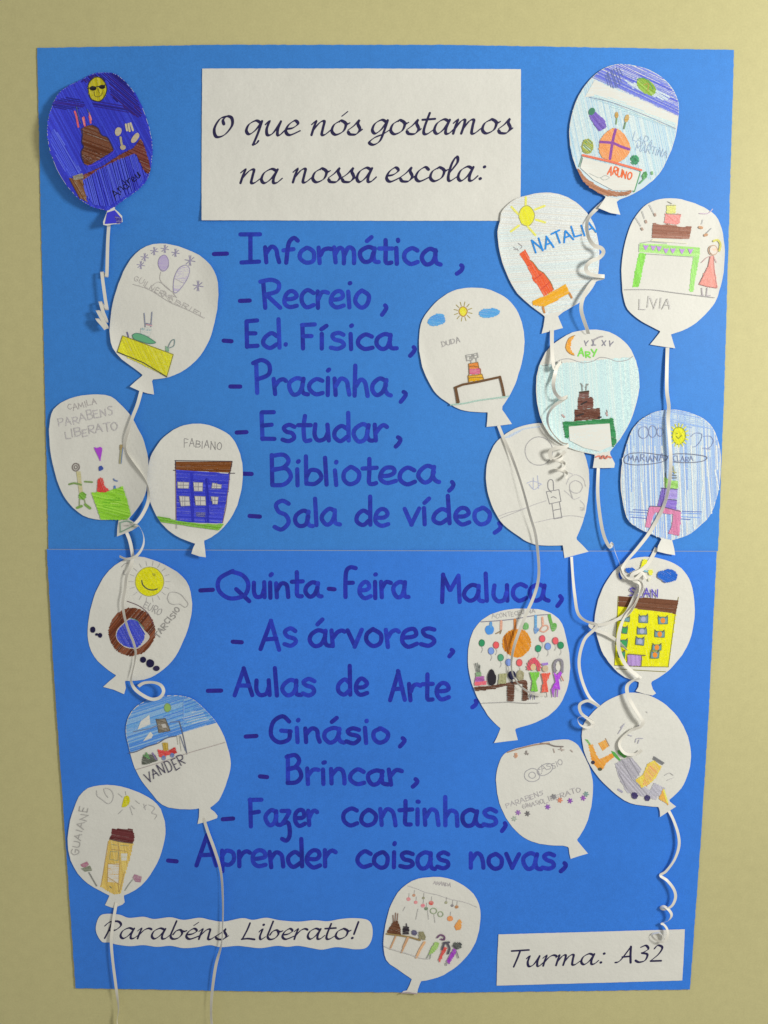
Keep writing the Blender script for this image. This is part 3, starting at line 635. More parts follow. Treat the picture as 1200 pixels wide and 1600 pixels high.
b.hatch([(170, 185, 195), (150, 176, 205)], '620,300 800,230 880,330 700,370', -15, 4, 1.7, False)
b.part('paper_gap').fill((190, 192, 184), '260,530 330,440 355,470 340,500', False, cov=.6).fill((165, 180, 192), '240,340 320,280 330,370 210,420', False, cov=.4)
b.part('drawn_sun').fill((140, 175, 90), ell(490, 215, 27, 36), cov=.95).line((110, 140, 90), 1.3, ell(490, 215, 30, 40), closed=True)
b.part('drawn_window').both((120, 112, 96), '385,325 470,318 515,430 410,448', 20, False).line((80, 76, 66), 1.2, '385,325 470,318 515,430 410,448 385,325', False).fill((175, 170, 158), '430,370 470,365 485,400 445,405', False)
b.part('pencil_building').line((85, 90, 105), 1.5, '130,640 200,625 300,580 400,548 480,500 575,480;600,340 630,450 655,560 672,650').line((100, 110, 130), 1.2, '170,440 330,410 400,380;520,350 600,345;610,480 660,620', False).line((160, 150, 140), 1.1, '200,795 450,720 700,635 1030,540', False).line((170, 168, 150), .9, '600,470 620,620;580,480 590,560', False)
b.part('drawn_tractor').both((196, 66, 62), '400,610 500,620 560,585 575,635 510,655 420,680', 20, False).both((178, 150, 60), '440,545 490,545 498,610 455,618', 80, False).fill((90, 110, 160), ell(455, 685, 20, 24), cov=.9).fill((90, 110, 160), ell(535, 660, 20, 22), cov=.9)
b.part('drawn_cart').both((92, 96, 84), '260,670 300,650 380,665 395,710 330,735 255,750', 30, False).line((90, 140, 80), 2.6, '270,660 320,690;290,640 310,670').line((120, 100, 140), 2.2, '350,640 385,700')
b.part('pencil_name').text((60, 55, 78), 'VANDER', '300,910', '665,745', 92, 1.3)
b.end()

# 7 ---- tall yellow house
F = (90, 1210, .15833)
b = Balloon('white balloon with tall orange yellow tower and two small flowers at the lower left corner', F,
  '510,1195 420,1150 300,1080 200,980 130,850 100,700 105,560 140,400 210,220 300,135 420,108 560,108 700,140 850,200 980,290 1040,400 1065,540 1045,700 980,880 880,1040 770,1140 655,1195',
  '655,1215 662,1262 640,1285 600,1300 560,1320 520,1310 468,1290 490,1245 508,1205', 4.2, ((180, .8, 1.2),))
b.part('drawn_tower').both((208, 178, 92), '510,645 745,680 720,800 670,960 625,1170 560,1185 440,1115 420,1110 460,940 490,760', 80, False, v=16).fill((205, 160, 55), '500,880 610,880 600,1070 495,1060', False, cov=.6).line((172, 140, 80), 1.1, '500,660 430,1100;600,680 610,870 600,1160;530,740 680,760;500,880 610,890;495,890 490,1060;490,1010 610,1090;660,960 610,1160', False).line((120, 120, 80), 1.6, '515,1105 530,1120').fill((195, 185, 120), '625,780 690,780 680,850 630,850', False, cov=.5).line((150, 150, 105), .9, '520,760 600,765 595,850 515,840 520,760;535,690 590,700;620,700 700,705', False)
b.part('drawn_roof').both((98, 44, 44), '540,545 620,538 740,545 755,620 742,680 620,662 512,640 535,600', 10, False, v=14).line((90, 70, 60), 1.4, '515,640 620,665 740,680')
b.part('drawn_sun').both((198, 192, 30), '640,290 660,225 700,215 712,260 690,305 650,325 635,320', 80, v=10).line((162, 160, 150), .9, '600,190 640,225;670,170 675,200;770,260 810,290;640,350 600,390;715,320 740,400;730,310 760,340', False)
b.part('pencil_cloud').line((168, 165, 156), .9, '385,160 390,210 440,250 500,290 540,260 550,200 520,150 460,140 470,190 500,230;850,290 870,350;900,300 960,330 930,380 980,400 960,440;880,300 850,330', True)
b.part('pencil_name').text((162, 159, 150), 'GUAIANE', '205,810', '305,330', 75, 1.1)
b.part('drawn_flower').fill((165, 98, 120), '225,890 290,860 310,890 270,920 240,910', False).fill((112, 118, 92), '230,930 320,900 340,950 270,960', False, cov=.8).line((120, 120, 110), 1.8, '310,970 350,1040 385,1100')
b.part('drawn_flower').fill((160, 112, 130), '760,985 830,1010 820,1065 770,1060 740,1020', False).line((135, 138, 125), 1.4, '740,1040 700,1090 665,1145')
b.end()

# 8 ---- top right
F = (870, 80, .175)
b = Balloon('balloon with violet sky cap and orange ball bound by a purple cross, top right corner', F,
  '435,1298 330,1240 240,1160 170,1030 125,880 112,720 130,580 180,430 250,310 340,210 430,150 530,118 650,120 780,150 900,205 1000,290 1065,390 1090,500 1080,650 1050,800 990,960 910,1100 800,1200 680,1275 560,1325',
  '535,1345 548,1400 568,1460 480,1445 370,1400 405,1350 432,1310', 4.6, ((130, .75, 3), (-90, .8, 1)))
al = b.inset(1.0); b.part('crayon_wash')
b.fill((188, 206, 211), al, ang=75, cov=.9).hatch([(170, 198, 214), (196, 210, 208), (160, 190, 215)], b.cut(al, '100,1020', '900,1150', -1), 78, 3.0, 1.5)
cap = b.cut(al, '330,240', '1085,585', -1); b.part('crayon_sky')
b.fill((128, 138, 200), cap, ang=20, cov=.7).hatch([(106, 116, 196), (132, 142, 206), (118, 130, 190), (90, 100, 188)], cap, 25, 2.3, 1.8).hatch([(92, 104, 150)], '440,200 560,150 580,280 500,330 430,260', 70, 3.5, 1.6)
b.hatch([(185, 198, 208)], '600,250 720,290 900,350 1010,410 980,440 850,400 680,330', 30, 2.8, 2.2, False)
b.part('paper_band').fill((205, 214, 205), '340,255 470,320 640,385 1085,585 1065,700 720,560 520,470 330,400 250,410', False, ang=20, cov=.5).hatch([(170, 198, 222), (180, 205, 215)], '340,380 550,430 800,540 1060,640 1060,700 720,590 330,420', 18, 3.4, 1.6, False).line((120, 135, 150), 1.1, '290,410 500,460 760,560 1060,690', True)
b.part('drawn_sun').both((138, 172, 70), ell(800, 315, 95, 58, 40), 40).line((70, 130, 80), 1.4, '720,250 770,240 820,270 860,340').line((160, 130, 60), 1.3, '780,300 820,290 810,350')
b.part('drawn_bottle').both((110, 90, 165), '290,580 350,545 430,620 440,680 375,715 330,650', 50, False, v=14).fill((70, 125, 95), ell(312, 538, 27, 36, 30), cov=.95)
b.part('drawn_candle').fill((180, 140, 60), ell(535, 570, 16, 30), cov=.9).line((110, 140, 90), 2, '535,600 530,650')
b.part('drawn_candle').fill((185, 145, 55), ell(625, 600, 20, 36, 15), cov=.9).line((100, 130, 90), 2.4, '612,640 600,690')
b.part('drawn_ball').both((222, 148, 92), '530,690 600,740 650,830 650,900 600,960 540,990 460,970 395,930 380,830 420,750 480,700', 60, v=12).line((125, 62, 135), 4.2, '525,700 500,800 475,960').line((125, 62, 135), 4.0, '390,810 500,820 570,850 645,875')
b.part('drawn_flower').hatch([(165, 175, 70), (130, 160, 70)], ell(275, 850, 50, 65), 40, 2.8, 1.6).line((150, 150, 60), 1.3, ell(275, 850, 48, 60), closed=True)
b.part('drawn_flower').hatch([(70, 150, 100), (60, 130, 85)], ell(697, 970, 38, 38), 40, 2, 1.8).line((60, 130, 90), 1.5, ell(697, 970, 22, 22), closed=True)
b.part('drawn_table').line((215, 105, 75), 3.4, '232,928 480,985 755,1062', False).line((120, 150, 120), 1.5, '228,940 200,1030', False).line((75, 140, 85), 2.8, '742,1080 690,1250', False).fill((210, 214, 200), '235,950 740,1080 690,1245 500,1240 330,1150 210,1040', False, cov=.5).both((90, 150, 90), ell(785, 1110, 18, 35, 20), 70).line((110, 160, 100), 3.2, '850,1080 852,1095').line((90, 150, 100), 2.2, '740,1180 780,1140')
b.part('drawn_bowl').both((158, 110, 80), '190,1045 260,1130 360,1200 470,1245 580,1258 665,1245 650,1275 560,1290 430,1285 320,1230 230,1150', 25, v=14).line((165, 168, 155), 1.0, '290,1090 380,1130 430,1110 470,1130 420,1150 390,1130')
b.part('written_name').text((220, 105, 60), 'ARUNO', '450,1090', '665,1140', 65, 2.0)
b.part('pencil_lettering').text((162, 180, 192), 'LARA', '670,790', '850,860', 75, 1.0).text((162, 180, 192), 'MARTINA', '700,880', '980,960', 65, 1.0)
b.end()

# 9 ---- orange cake tower
F = (760, 290, .16667)
b = Balloon('white balloon with yellow rayed sun and leaning orange red cake, overlapping the title sign', F,
  '540,1220 420,1130 290,1010 210,870 150,720 115,570 105,430 128,330 140,250 230,150 330,105 450,75 560,65 680,80 800,130 900,210 970,290 1020,390 1045,500 1060,620 1055,750 1040,870 990,970 900,1075 800,1140 720,1185',
  '672,1225 690,1270 718,1335 620,1360 518,1388 535,1320 548,1232', 5.4, ((180, .75, 1.8),))
al = b.inset(2); b.part('crayon_wash').hatch([(201, 210, 209), (196, 207, 211), (204, 211, 206)], b.cut(al, '300,400', '900,500', 1), -4, 3.0, 2.4).hatch([(206, 211, 206), (203, 209, 206)], b.cut(al, '300,400', '900,500', -1), 4, 3.4, 2.2)
b.part('drawn_sun').both((222, 215, 50), ell(378, 283, 70, 92), 70, v=8).line((150, 148, 80), 1.1, ell(378, 283, 73, 96), closed=True).line((222, 216, 90), 3.4, '370,110 368,185;235,200 300,270;455,225 545,190;465,320 550,345;390,385 460,465;305,375 230,430', False)
b.part('drawn_cake').both((222, 92, 52), '310,645 365,600 410,700 435,715 490,790 540,820 600,900 630,970 610,990 545,1035 515,985 470,920 440,890 430,850 390,760', 60, False, v=12).line((190, 60, 40), 1.4, '385,755 420,735;450,880 530,820;510,975 600,900', False).line((120, 110, 60), 1.1, '410,700 435,715 490,790 540,820 600,900 630,970', False)
b.part('drawn_flame').line((150, 145, 140), 1.0, '255,575 285,600 260,600;300,540 335,570 320,590;290,590 300,610;330,560 310,550')
b.part('drawn_table').both((228, 155, 35), '435,1080 560,1030 740,925 780,1010 700,1050 620,1100 540,1130 440,1120', -25, False, v=10).line((180, 120, 60), 3.2, '530,1140 545,1190;780,1010 800,1050', False)
b.part('written_name').text((40, 130, 200), 'NATALIA', '455,620', '1025,420', 110, 2.6, wob=.12)
b.end()

# 10 ---- pink dress
F = (950, 300, .16667)
b = Balloon('white balloon with girl in pink dress beside a green table carrying a tiered cake', F,
  '490,1305 400,1260 280,1190 185,1100 145,980 128,820 128,680 155,500 210,320 280,200 370,110 490,65 640,60 780,95 900,145 1010,220 1065,340 1092,500 1092,650 1075,800 1030,970 980,1070 870,1190 740,1280 590,1335',
  '595,1350 612,1410 630,1465 520,1450 395,1430 440,1375 485,1318', 4.2, ((0, .8, 1.5),))
b.part('drawn_table').both((160, 208, 120), '300,480 860,520 855,605 680,600 500,580 290,560', 3, False, v=14).both((130, 200, 80), '290,575 355,580 320,740 290,885 230,888 255,740', 80, False, v=12).both((150, 205, 110), '800,610 855,610 820,800 800,935 765,930 775,780', 80, False, v=12).line((140, 145, 130), .9, '290,490 290,560;350,580 800,610;300,480 380,465 550,480', False)
for x, y in ((355, 515), (425, 520), (480, 525), (545, 545), (610, 545), (695, 550), (775, 550)):
    b.part('drawn_heart').fill((178, 130, 200), '%f,%f %f,%f %f,%f %f,%f %f,%f' % (x-25, y-20, x, y-10, x+25, y-20, x+10, y+15, x-5, y+30), cov=.9)
b.part('drawn_cake').both((150, 105, 86), '425,290 500,310 560,300 640,320 700,330 780,320 770,390 760,440 600,435 415,430', 3, False, v=18).both((220, 140, 130), '540,205 680,210 670,290 640,305 530,290', 40, False, v=12).both((205, 205, 120), '555,125 635,125 630,200 550,200', 20, False, v=10).line((130, 128, 110), 1.0, '555,125 635,125;560,90 600,110;545,205 680,210', False).fill((222, 218, 170), '400,460 420,440 600,445 750,470 740,485 560,470', False, cov=.7)
b.part('drawn_girl').both((218, 148, 132), '965,600 990,600 1000,720 1025,890 1020,900 930,885 860,865 900,770 945,690', 75, False, v=12).line((170, 110, 100), 1.1, '960,600 940,700 855,865 930,885 1020,900 995,720 990,600', False).line((180, 150, 120), 1.4, ell(985, 545, 42, 45), closed=True).fill((222, 190, 160), ell(990, 545, 36, 40), cov=.7).line((195, 190, 90), 3.2, '990,460 1030,450 1055,490 1045,550').line((190, 160, 150), 1.2, '960,600 920,620 880,660;995,610 1020,660', False).line((160, 150, 150), 1.3, '880,900 885,965;930,900 925,970;865,970 900,965;920,975 960,970', False)
b.part('drawn_flower').line((150, 150, 145), .9, '320,180 345,250;390,120 430,200;260,240 310,320;970,340 920,390;890,260 880,300').line((165, 140, 120), 3.2, '355,270 360,285;440,205 445,220;318,340 325,352').line((185, 140, 100), 4.2, '860,330 880,335;910,405 925,400').line((190, 170, 180), 1.2, '860,200 940,200 980,160')
b.part('pencil_ground').line((155, 152, 145), 1.1, '160,915 400,915 600,940 800,965 1000,990')
b.part('pencil_name').text((172, 169, 162), 'LIVIA', '290,1085', '585,1100', 95, 1.1)
b.end()

# 11 ---- two small blue clouds, brown table
F = (640, 440, .16667)
b = Balloon('white balloon with small sun between two blue clouds and a brown table', F,
  '730,1225 600,1220 480,1200 380,1150 260,1060 180,940 120,800 92,650 90,500 120,360 180,270 270,170 400,90 530,60 680,62 800,95 920,165 1000,260 1050,380 1075,520 1070,660 1035,820 990,960 930,1080 870,1170',
  '868,1200 910,1260 960,1335 840,1350 722,1362 728,1300 732,1235', 4.2, ((160, .8, 1.5),))
b.part('drawn_sun').both((220, 205, 50), ell(502, 280, 34, 40), 60, v=8).line((165, 120, 50), 1.6, ell(502, 280, 38, 44), closed=True).line((150, 135, 60), 1.2, ';'.join('%f,%f %f,%f' % (502+52*math.cos(a), 280+56*math.sin(a), 502+86*math.cos(a), 280+92*math.sin(a)) for a in [i*2*math.pi/12+.2 for i in range(12)]))
b.part('drawn_cloud').both((82, 150, 214), '170,375 200,330 260,305 310,305 330,350 325,385 280,405 220,415 185,405', 10, v=12)
b.part('drawn_cloud').both((82, 150, 214), '650,300 680,265 740,255 800,252 840,275 835,305 780,330 710,340 670,325', 10, v=12)
b.part('pencil_name').text((165, 162, 155), 'DUDA', '305,615', '480,570', 52, 1.1)
b.part('drawn_cake').both((215, 130, 60), '555,770 640,755 650,810 660,830 560,840', 5, False, v=10).both((195, 100, 125), '560,820 665,815 668,865 560,870', 5, False, v=10).both((212, 160, 30), '550,880 680,868 695,915 555,940', 5, False, v=10).line((130, 95, 40), 1.1, '555,770 640,755 650,810 665,820 668,865 680,870 695,915;555,770 560,870 550,885 555,940;560,800 600,790 640,800;560,905 610,895 690,900;550,885 680,868', False)
b.part('drawn_flag').line((140, 138, 130), 1.1, '530,690 590,680 590,735 540,742 530,690;600,680 635,668 645,710 610,720 600,680;575,740 580,765;625,715 630,755;545,705 575,700 570,725;610,690 630,690', False)
b.part('drawn_table').line((88, 58, 30), 3.6, '425,995 500,965 640,940 845,895;428,995 440,1060 452,1138;848,892 870,980 888,1070', False).line((88, 58, 30), 3.0, '436,1000 462,1130', False)
b.part('drawn_ground').line((150, 180, 160), 2.2, '385,1155 520,1140 640,1115 780,1095 930,1075').line((190, 200, 185), 1.6, '660,1110 780,1098 920,1085')
b.end()

# 13 ---- pencil only (built before 12, lies under it)
F = (740, 640, .16667)
b = Balloon('white balloon with only faint pencil outlines, under the night cake balloon', F,
  '835,1272 700,1275 590,1268 500,1238 400,1170 280,1080 210,980 155,850 122,720 115,600 135,470 190,340 260,260 350,195 470,150 600,128 720,128 850,170 950,260 1030,400 1070,520 1085,650 1075,800 1050,960 1010,1090 965,1200',
  '968,1220 1020,1270 1078,1332 970,1360 852,1392 845,1340 838,1285', 4.0, ((-20, .8, 1.2),))
b.part('pencil_outline').line((175, 188, 205), 2.0, '290,270 400,210 500,175 620,160;330,260 440,200').line((160, 158, 150), 1.6, ell(613, 388, 130, 132, 0, 16, .02), closed=True).line((168, 165, 158), 1.1, '235,1000 330,965 450,935 600,880 680,855;250,1020 400,960 500,920;575,1060 750,1020 900,995 1030,1010')
b.part('pencil_castle').line((130, 128, 124), 1.3, '682,770 800,750 820,860 712,885 682,770;735,885 755,1025 828,1012 805,865;745,945 820,930;728,825 750,815 775,830', False).line((130, 128, 124), 1.4, '730,775 700,740 698,680 720,655 745,670 750,750').line((165, 170, 185), 1.1, '500,690 560,670 640,700;560,640 560,740;600,620 610,740;520,700 570,750 630,700')
b.part('pencil_sun').line((165, 162, 156), 1.2, ell(960, 725, 60, 58, 0, 12), closed=True).line((175, 172, 166), 1.0, '870,700 900,640 960,610 1030,650 1050,720;850,760 900,800 940,840 1000,820;1000,850 1040,900 1020,950;890,590 930,605').line((160, 158, 150), 1.2, '900,750 930,830;1000,940 1040,940;1000,920 1040,925', False)
b.end()

# 12 ---- moon, three-tier brown cake, green table
F = (820, 500, .16667)
b = Balloon('pale blue balloon with orange moon and brown tiered cake on a green table frame', F,
  '655,1262 540,1240 420,1200 320,1150 230,1070 160,950 115,780 105,620 120,480 170,350 230,260 330,180 450,115 600,92 730,98 850,140 960,230 1020,330 1060,450 1075,620 1050,760 1010,900 960,1010 890,1120 800,1235',
  '800,1258 845,1345 838,1385 740,1388 638,1386 645,1340 655,1275', 6.2, ((150, .6, 2.5),))
al = b.inset(1.5); wash = b.cut(al, '160,425', '1015,350', 1); b.part('crayon_wash')
b.fill((190, 211, 208), wash, ang=85, cov=.95).hatch([(184, 208, 210), (194, 213, 207), (180, 206, 208)], wash, 86, 2.6, 2.4)
b.part('pencil_horizon').line((150, 148, 142), 1.1, '165,428 260,415 340,372 420,365 500,390 560,402 640,385 710,350 790,362 850,385 920,385 980,365 1012,340')
b.part('drawn_moon').both((225, 150, 55), '465,145 415,180 385,240 395,290 440,325 462,325 430,280 428,220 450,175', 70, v=10).line((150, 110, 60), 1.2, '470,145 415,170 385,240 395,290 440,325 465,330')
b.part('drawn_bird').line((120, 118, 125), 1.6, '560,195 575,240;595,195 570,225;630,185 650,235;625,235 665,235;650,185 635,240;725,190 755,240;760,195 725,240;795,195 800,245;830,205 800,235', False).line((150, 146, 142), 2.4, '640,190 700,160 730,155')
b.part('written_name').text((118, 200, 75), 'ARY', '500,345', '675,345', 62, 2.2)
b.part('drawn_cake').both((96, 60, 46), '470,840 700,828 705,860 700,930 470,945', 10, False, v=16).both((100, 62, 50), '503,732 638,728 640,825 500,838', 10, False, v=16).both((110, 78, 70), '515,680 598,672 600,725 510,730', 10, False, v=16).line((60, 44, 30), 2.6, '517,678 598,668', False).line((34, 26, 24), 2.4, '485,900 550,880;530,790 580,765;690,915 715,910', False)
b.part('drawn_candle').line((130, 130, 120), 1.6, '535,600 540,660;580,600 575,655;525,595 545,620;595,600 570,630').line((180, 150, 140), 2.6, '765,870 775,895;352,890 372,910').line((140, 120, 110), 1.4, '770,845 775,870')
b.part('drawn_table').both((50, 125, 72), '358,955 560,945 790,925 825,920 858,1130 850,1170 822,1190 795,970 560,985 412,1000 408,1115 385,1095', 5, False, v=12, w=2).fill((202, 212, 202), '412,1000 560,985 795,970 815,1180 700,1230 560,1200 420,1130', False, cov=.5)
b.part('drawn_bow').line((205, 110, 85), 2.2, '668,1285 700,1275 720,1300 740,1272 760,1300 780,1280 810,1290').line((120, 80, 70), 1.2, '705,1300 730,1270 750,1300 775,1270')
b.end()

# 14 ---- blue striped with purple tower
F = (950, 630, .16667)
b = Balloon('blue striped balloon with purple and green tower on pink legs near the right edge', F,
  '490,1262 400,1225 300,1180 195,1105 150,980 122,820 120,680 140,520 185,350 240,230 330,140 450,80 580,60 720,75 860,125 960,200 1020,310 1050,440 1058,580 1045,760 1010,920 950,1060 850,1160 740,1240 600,1285',
  '605,1300 620,1360 630,1425 550,1412 462,1390 468,1340 500,1275', 4.4, ((120, .7, 2.5),))
al = b.inset(1.2); b.part('crayon_sky')
b.fill((168, 188, 214), al, ang=88, cov=.5).hatch([(142, 168, 214), (152, 176, 216), (184, 198, 210), (134, 162, 214), (170, 190, 214)], al, 88, 2.5, 2.3, brk=.25).hatch([(140, 166, 214), (160, 182, 214)], b.cut(al, '200,200', '950,240', -1), 12, 3.2, 1.8).hatch([(205, 208, 196), (200, 206, 205)], b.cut(al, '200,400', '950,400', 1), 88, 13, 1.9, brk=.4)
b.hatch([(120, 150, 210), (90, 110, 165)], '190,1000 420,1000 420,1080 220,1090', 3, 4, 1.2, False).hatch([(120, 150, 210), (90, 110, 165)], '680,1010 880,1010 860,1090 680,1090', 3, 4, 1.2, False)
b.part('drawn_sun').both((206, 206, 40), ell(665, 305, 60, 78), 60, v=10).line((130, 140, 40), 1.5, ell(665, 305, 62, 80), closed=True).line((205, 205, 60), 1.8, ';'.join('%f,%f %f,%f' % (665+68*math.cos(a), 300+85*math.sin(a), 665+92*math.cos(a), 300+110*math.sin(a)) for a in [i*2*math.pi/16 for i in range(16)])).line((110, 120, 40), 1.2, '640,310 660,330 690,300;640,280 650,285')
b.part('pencil_cloud').line((120, 132, 158), 1.2, ell(335, 275, 48, 55, 0, 10)+';'+ell(420, 265, 38, 55, 0, 10)+';'+ell(490, 270, 30, 40, 0, 10), closed=True).line((125, 138, 165), 1.1, '780,310 820,280 880,290 870,350 830,400 800,410;900,310 960,310 990,350 970,400 930,430;890,420 960,430')
b.part('pencil_name_frame').line((95, 100, 115), 1.2, '160,560 150,525 200,475 330,465 460,480 560,500 520,545 400,570 250,578 160,560;565,495 640,475 780,478 900,495 930,515 880,545 740,558 610,550').text((120, 132, 158), 'MARIANA', '190,548', '530,540', 58, 1.0).text((120, 132, 158), 'CLARA', '610,545', '800,545', 52, 1.0)
b.part('drawn_tower').both((112, 92, 165), '505,800 535,800 530,970 465,960', 85, False, v=12).both((150, 135, 190), '540,800 650,810 645,900 530,900', 5, False, v=12).both((128, 105, 180), '530,905 645,910 635,1000 525,970', 5, False, v=12).both((140, 185, 95), '530,690 570,720 655,730 655,800 540,795', 20, False, v=12).line((70, 66, 90), 1.2, '500,795 650,808;530,900 645,910', False).line((90, 95, 90), 1.6, '540,655 545,700;590,670 640,680;590,700 645,700', False).line((150, 150, 100), 1.6, '610,590 625,660;600,640 640,650', False)
b.part('drawn_legs').both((196, 120, 150), '395,970 500,975 680,1010 670,1240 640,1235 570,1220 600,1150 615,1040 440,1020 415,1080 390,1165 350,1160 370,1050', 80, False, v=12).line((80, 75, 90), 1.3, '395,965 500,972 600,995 680,1015')
b.end()

# 17 ---- rocket and carrots (lies under 15)
F = (880, 1060, .19167)
b = Balloon('white balloon with grey rocket and orange carrots drawn at the lower right', F,
  '775,1048 680,1040 590,1028 500,995 400,920 300,820 220,710 170,590 152,470 165,380 220,300 310,215 400,160 510,120 620,120 740,155 840,220 930,310 1000,430 1035,560 1040,680 1010,800 960,900 865,990',
  '870,1005 920,1045 850,1090 790,1130 788,1085 780,1055', 5.2, ((120, .8, 2),))
b.part('drawn_carrot').both((225, 150, 60), '205,540 240,540 275,640 300,660 400,610 415,640 350,690 320,740 290,745 240,690', 50, False, v=12).both((232, 158, 72), '285,530 350,500 370,550 320,590', 60, False, v=12).fill((100, 170, 75), '175,495 200,500 225,535 215,545', False).line((150, 120, 90), 1.4, '345,490 375,550').fill((60, 55, 70), ell(243, 685, 16, 16), cov=1).fill((90, 85, 60), ell(300, 740, 18, 14), cov=1)
b.part('drawn_leaf').fill((85, 160, 70), '390,590 420,600 470,665 460,675 410,630', False, cov=.95).fill((85, 160, 70), '440,590 470,580 520,635 500,650 450,615', False, cov=.95)
b.part('drawn_rocket').both((168, 165, 168), '425,700 480,660 560,650 640,740 590,820 680,900 770,930 760,990 640,960 520,930 450,800', 50, False, v=18, sp=2.6).both((172, 170, 174), '740,850 830,900 790,960 700,950', 50, False, v=14).line((130, 128, 132), 1.0, '480,670 560,820 640,900;540,650 620,790;450,760 520,900', False).line((150, 146, 160), 3, '450,905 480,925')
b.part('drawn_flame').both((222, 190, 80), '590,830 650,790 690,700 740,670 800,720 760,800 700,860 640,890', 60, False, v=14).hatch([(225, 150, 100), (222, 170, 110)], '680,740 740,690 780,740 720,830 680,880 650,860', 50, 3, 1.8, False).both((225, 165, 70), '800,940 815,900 860,1030 780,980', 70, False, v=12).line((235, 215, 80), 2.4, '820,910 850,1010').line((110, 110, 108), 2.2, '740,640 820,690;735,655 810,700', False)
b.part('drawn_wheel').both((62, 54, 95), ell(582, 957, 25, 27), 30, v=8)
b.part('drawn_wheel').both((62, 54, 95), ell(686, 975, 22, 24), 30, v=8)
b.part('pencil_mark').line((165, 162, 168), 1.2, '470,400 490,380;450,450 500,370;530,460 560,470;590,520 600,490 650,490;610,530 620,500;540,430 600,400 620,380').line((178, 175, 166), 1.0, '830,790 870,770 900,790;850,830 900,810;680,270 690,280')
b.end()

# 15 ---- yellow building
F = (910, 840, .16667)
b = Balloon('white balloon with bright yellow drawn building, brown roof and dark blue clouds', F,
  '525,1352 400,1310 300,1230 200,1100 150,970 118,830 120,720 150,580 210,440 290,320 380,240 500,190 640,182 780,210 900,265 980,350 1030,470 1050,600 1050,760 1020,920 960,1060 880,1170 780,1270 650,1350',
  '645,1370 660,1420 690,1460 660,1480 590,1468 500,1440 525,1400 530,1362', 6.0, ((140, .75, 2),))
b.part('drawn_wall').both((218, 214, 20), '335,635 600,680 875,715 855,880 825,1060 805,1212 540,1205 300,1195 320,900', 80, False, v=8, w=2).line((120, 115, 50), 1.2, '335,550 325,760 300,1195;300,1197 560,1210 805,1212;895,590 870,720 840,950 805,1212;320,1230 540,1245 780,1258;870,715 900,560', False)
b.part('drawn_roof').both((105, 66, 44), '345,550 500,565 700,575 895,595 885,650 872,712 600,678 340,640', 5, False, v=8, w=2.2)
WN = [('350,745 445,745 440,790 340,775', (110, 150, 150)), ('530,735 615,730 612,800 530,795', (120, 140, 150)), ('710,745 800,745 798,808 715,810', (110, 150, 150)), ('370,840 425,840 418,900 372,895', (60, 150, 80)), ('515,850 600,850 605,905 515,905', (120, 140, 155)), ('680,878 770,880 768,935 680,930', (110, 150, 150)), ('345,960 425,960 415,1030 350,1020', (60, 150, 90)), ('505,940 580,945 575,1010 500,1000', (125, 140, 160)), ('660,1005 740,1005 738,1055 655,1055', (110, 150, 150)), ('330,1075 400,1070 395,1135 340,1120', (60, 150, 100)), ('645,1070 722,1070 715,1130 640,1130', (110, 150, 150))]
for q, c in WN:
    pp = [tuple(float(t) for t in z.split(',')) for z in q.split()]; cx = sum(p[0] for p in pp)/4; cy = sum(p[1] for p in pp)/4
    b.part('drawn_window').fill(c, q, False, cov=.95).line((70, 90, 90), 1.1, q+' '+q.split()[0], False)
    if cx > 630: b.fill((225, 135, 50), ell(cx, cy, 22, 27, 0, 8), cov=.95)
    elif cx > 480: b.fill((160, 165, 185), ell(cx, cy, 22, 25, 0, 8), cov=.95)
    b.line((80, 80, 60), 1.2, '%f,%f %f,%f;%f,%f %f,%f' % (pp[0][0], pp[0][1]-14, pp[0][0]+20, pp[0][1]+8, pp[1][0], pp[1][1]-14, pp[1][0]-20, pp[1][1]+8), False)
b.part('drawn_door').both((165, 135, 185), '428,1100 555,1108 550,1200 420,1198', 85, False, v=14).line((100, 90, 60), 1.5, '428,1092 590,1105;555,1108 550,1205', False)
b.part('drawn_cloud').both((32, 92, 178), '720,320 770,315 800,295 860,310 888,350 870,400 820,410 780,422 740,395 705,370', 30, v=8)
b.part('drawn_cloud').both((32, 92, 178), '410,290 450,285 490,300 440,325 415,325', 30, v=8).both((32, 80, 170), '340,350 365,320 375,370 360,390', 30, v=8)
b.part('drawn_star').both((232, 222, 30), '575,200 605,215 600,240 580,290 545,300 555,250', 60, False, v=8).both((228, 218, 70), '620,310 660,300 655,345 625,350', 60, False, v=8).fill((230, 225, 130), ell(630, 395, 15, 15), cov=.7).line((110, 170, 180), 2.4, '580,310 610,318')
b.part('written_name').text((92, 78, 165), 'SEAN', '440,545', '705,555', 78, 1.9)
b.end()

# 16 ---- party
F = (710, 940, .16667)
b = Balloon('white balloon with orange piñata ball, many tiny balloons and three drawn people', F,
  '430,1185 340,1100 260,980 195,850 150,720 128,560 138,400 180,270 260,170 380,105 520,72 680,65 830,80 940,130 1010,210 1050,350 1075,480 1085,620 1065,780 1010,930 920,1040 800,1115 680,1160 575,1192',
  '570,1205 582,1250 595,1298 490,1310 372,1325 400,1270 430,1195', 4.2, ((150, .75, 1.5),))
b.part('pencil_lettering').text((160, 157, 150), 'ACONTECEU NA', '350,160', '760,105', 38, 1.0)
b.part('drawn_string').line((115, 112, 125), 1.3, '250,190 400,180 550,165 640,150 760,130 900,120')
b.part('drawn_ball').both((205, 132, 32), ell(585, 388, 132, 130, 0, 16, .03), 60, v=12).hatch([(150, 85, 25), (165, 95, 25)], '470,330 540,275 560,300 530,400 520,490 470,440', 80, 2.2, 1.8).line((195, 115, 50), 4.2, '568,170 570,260')
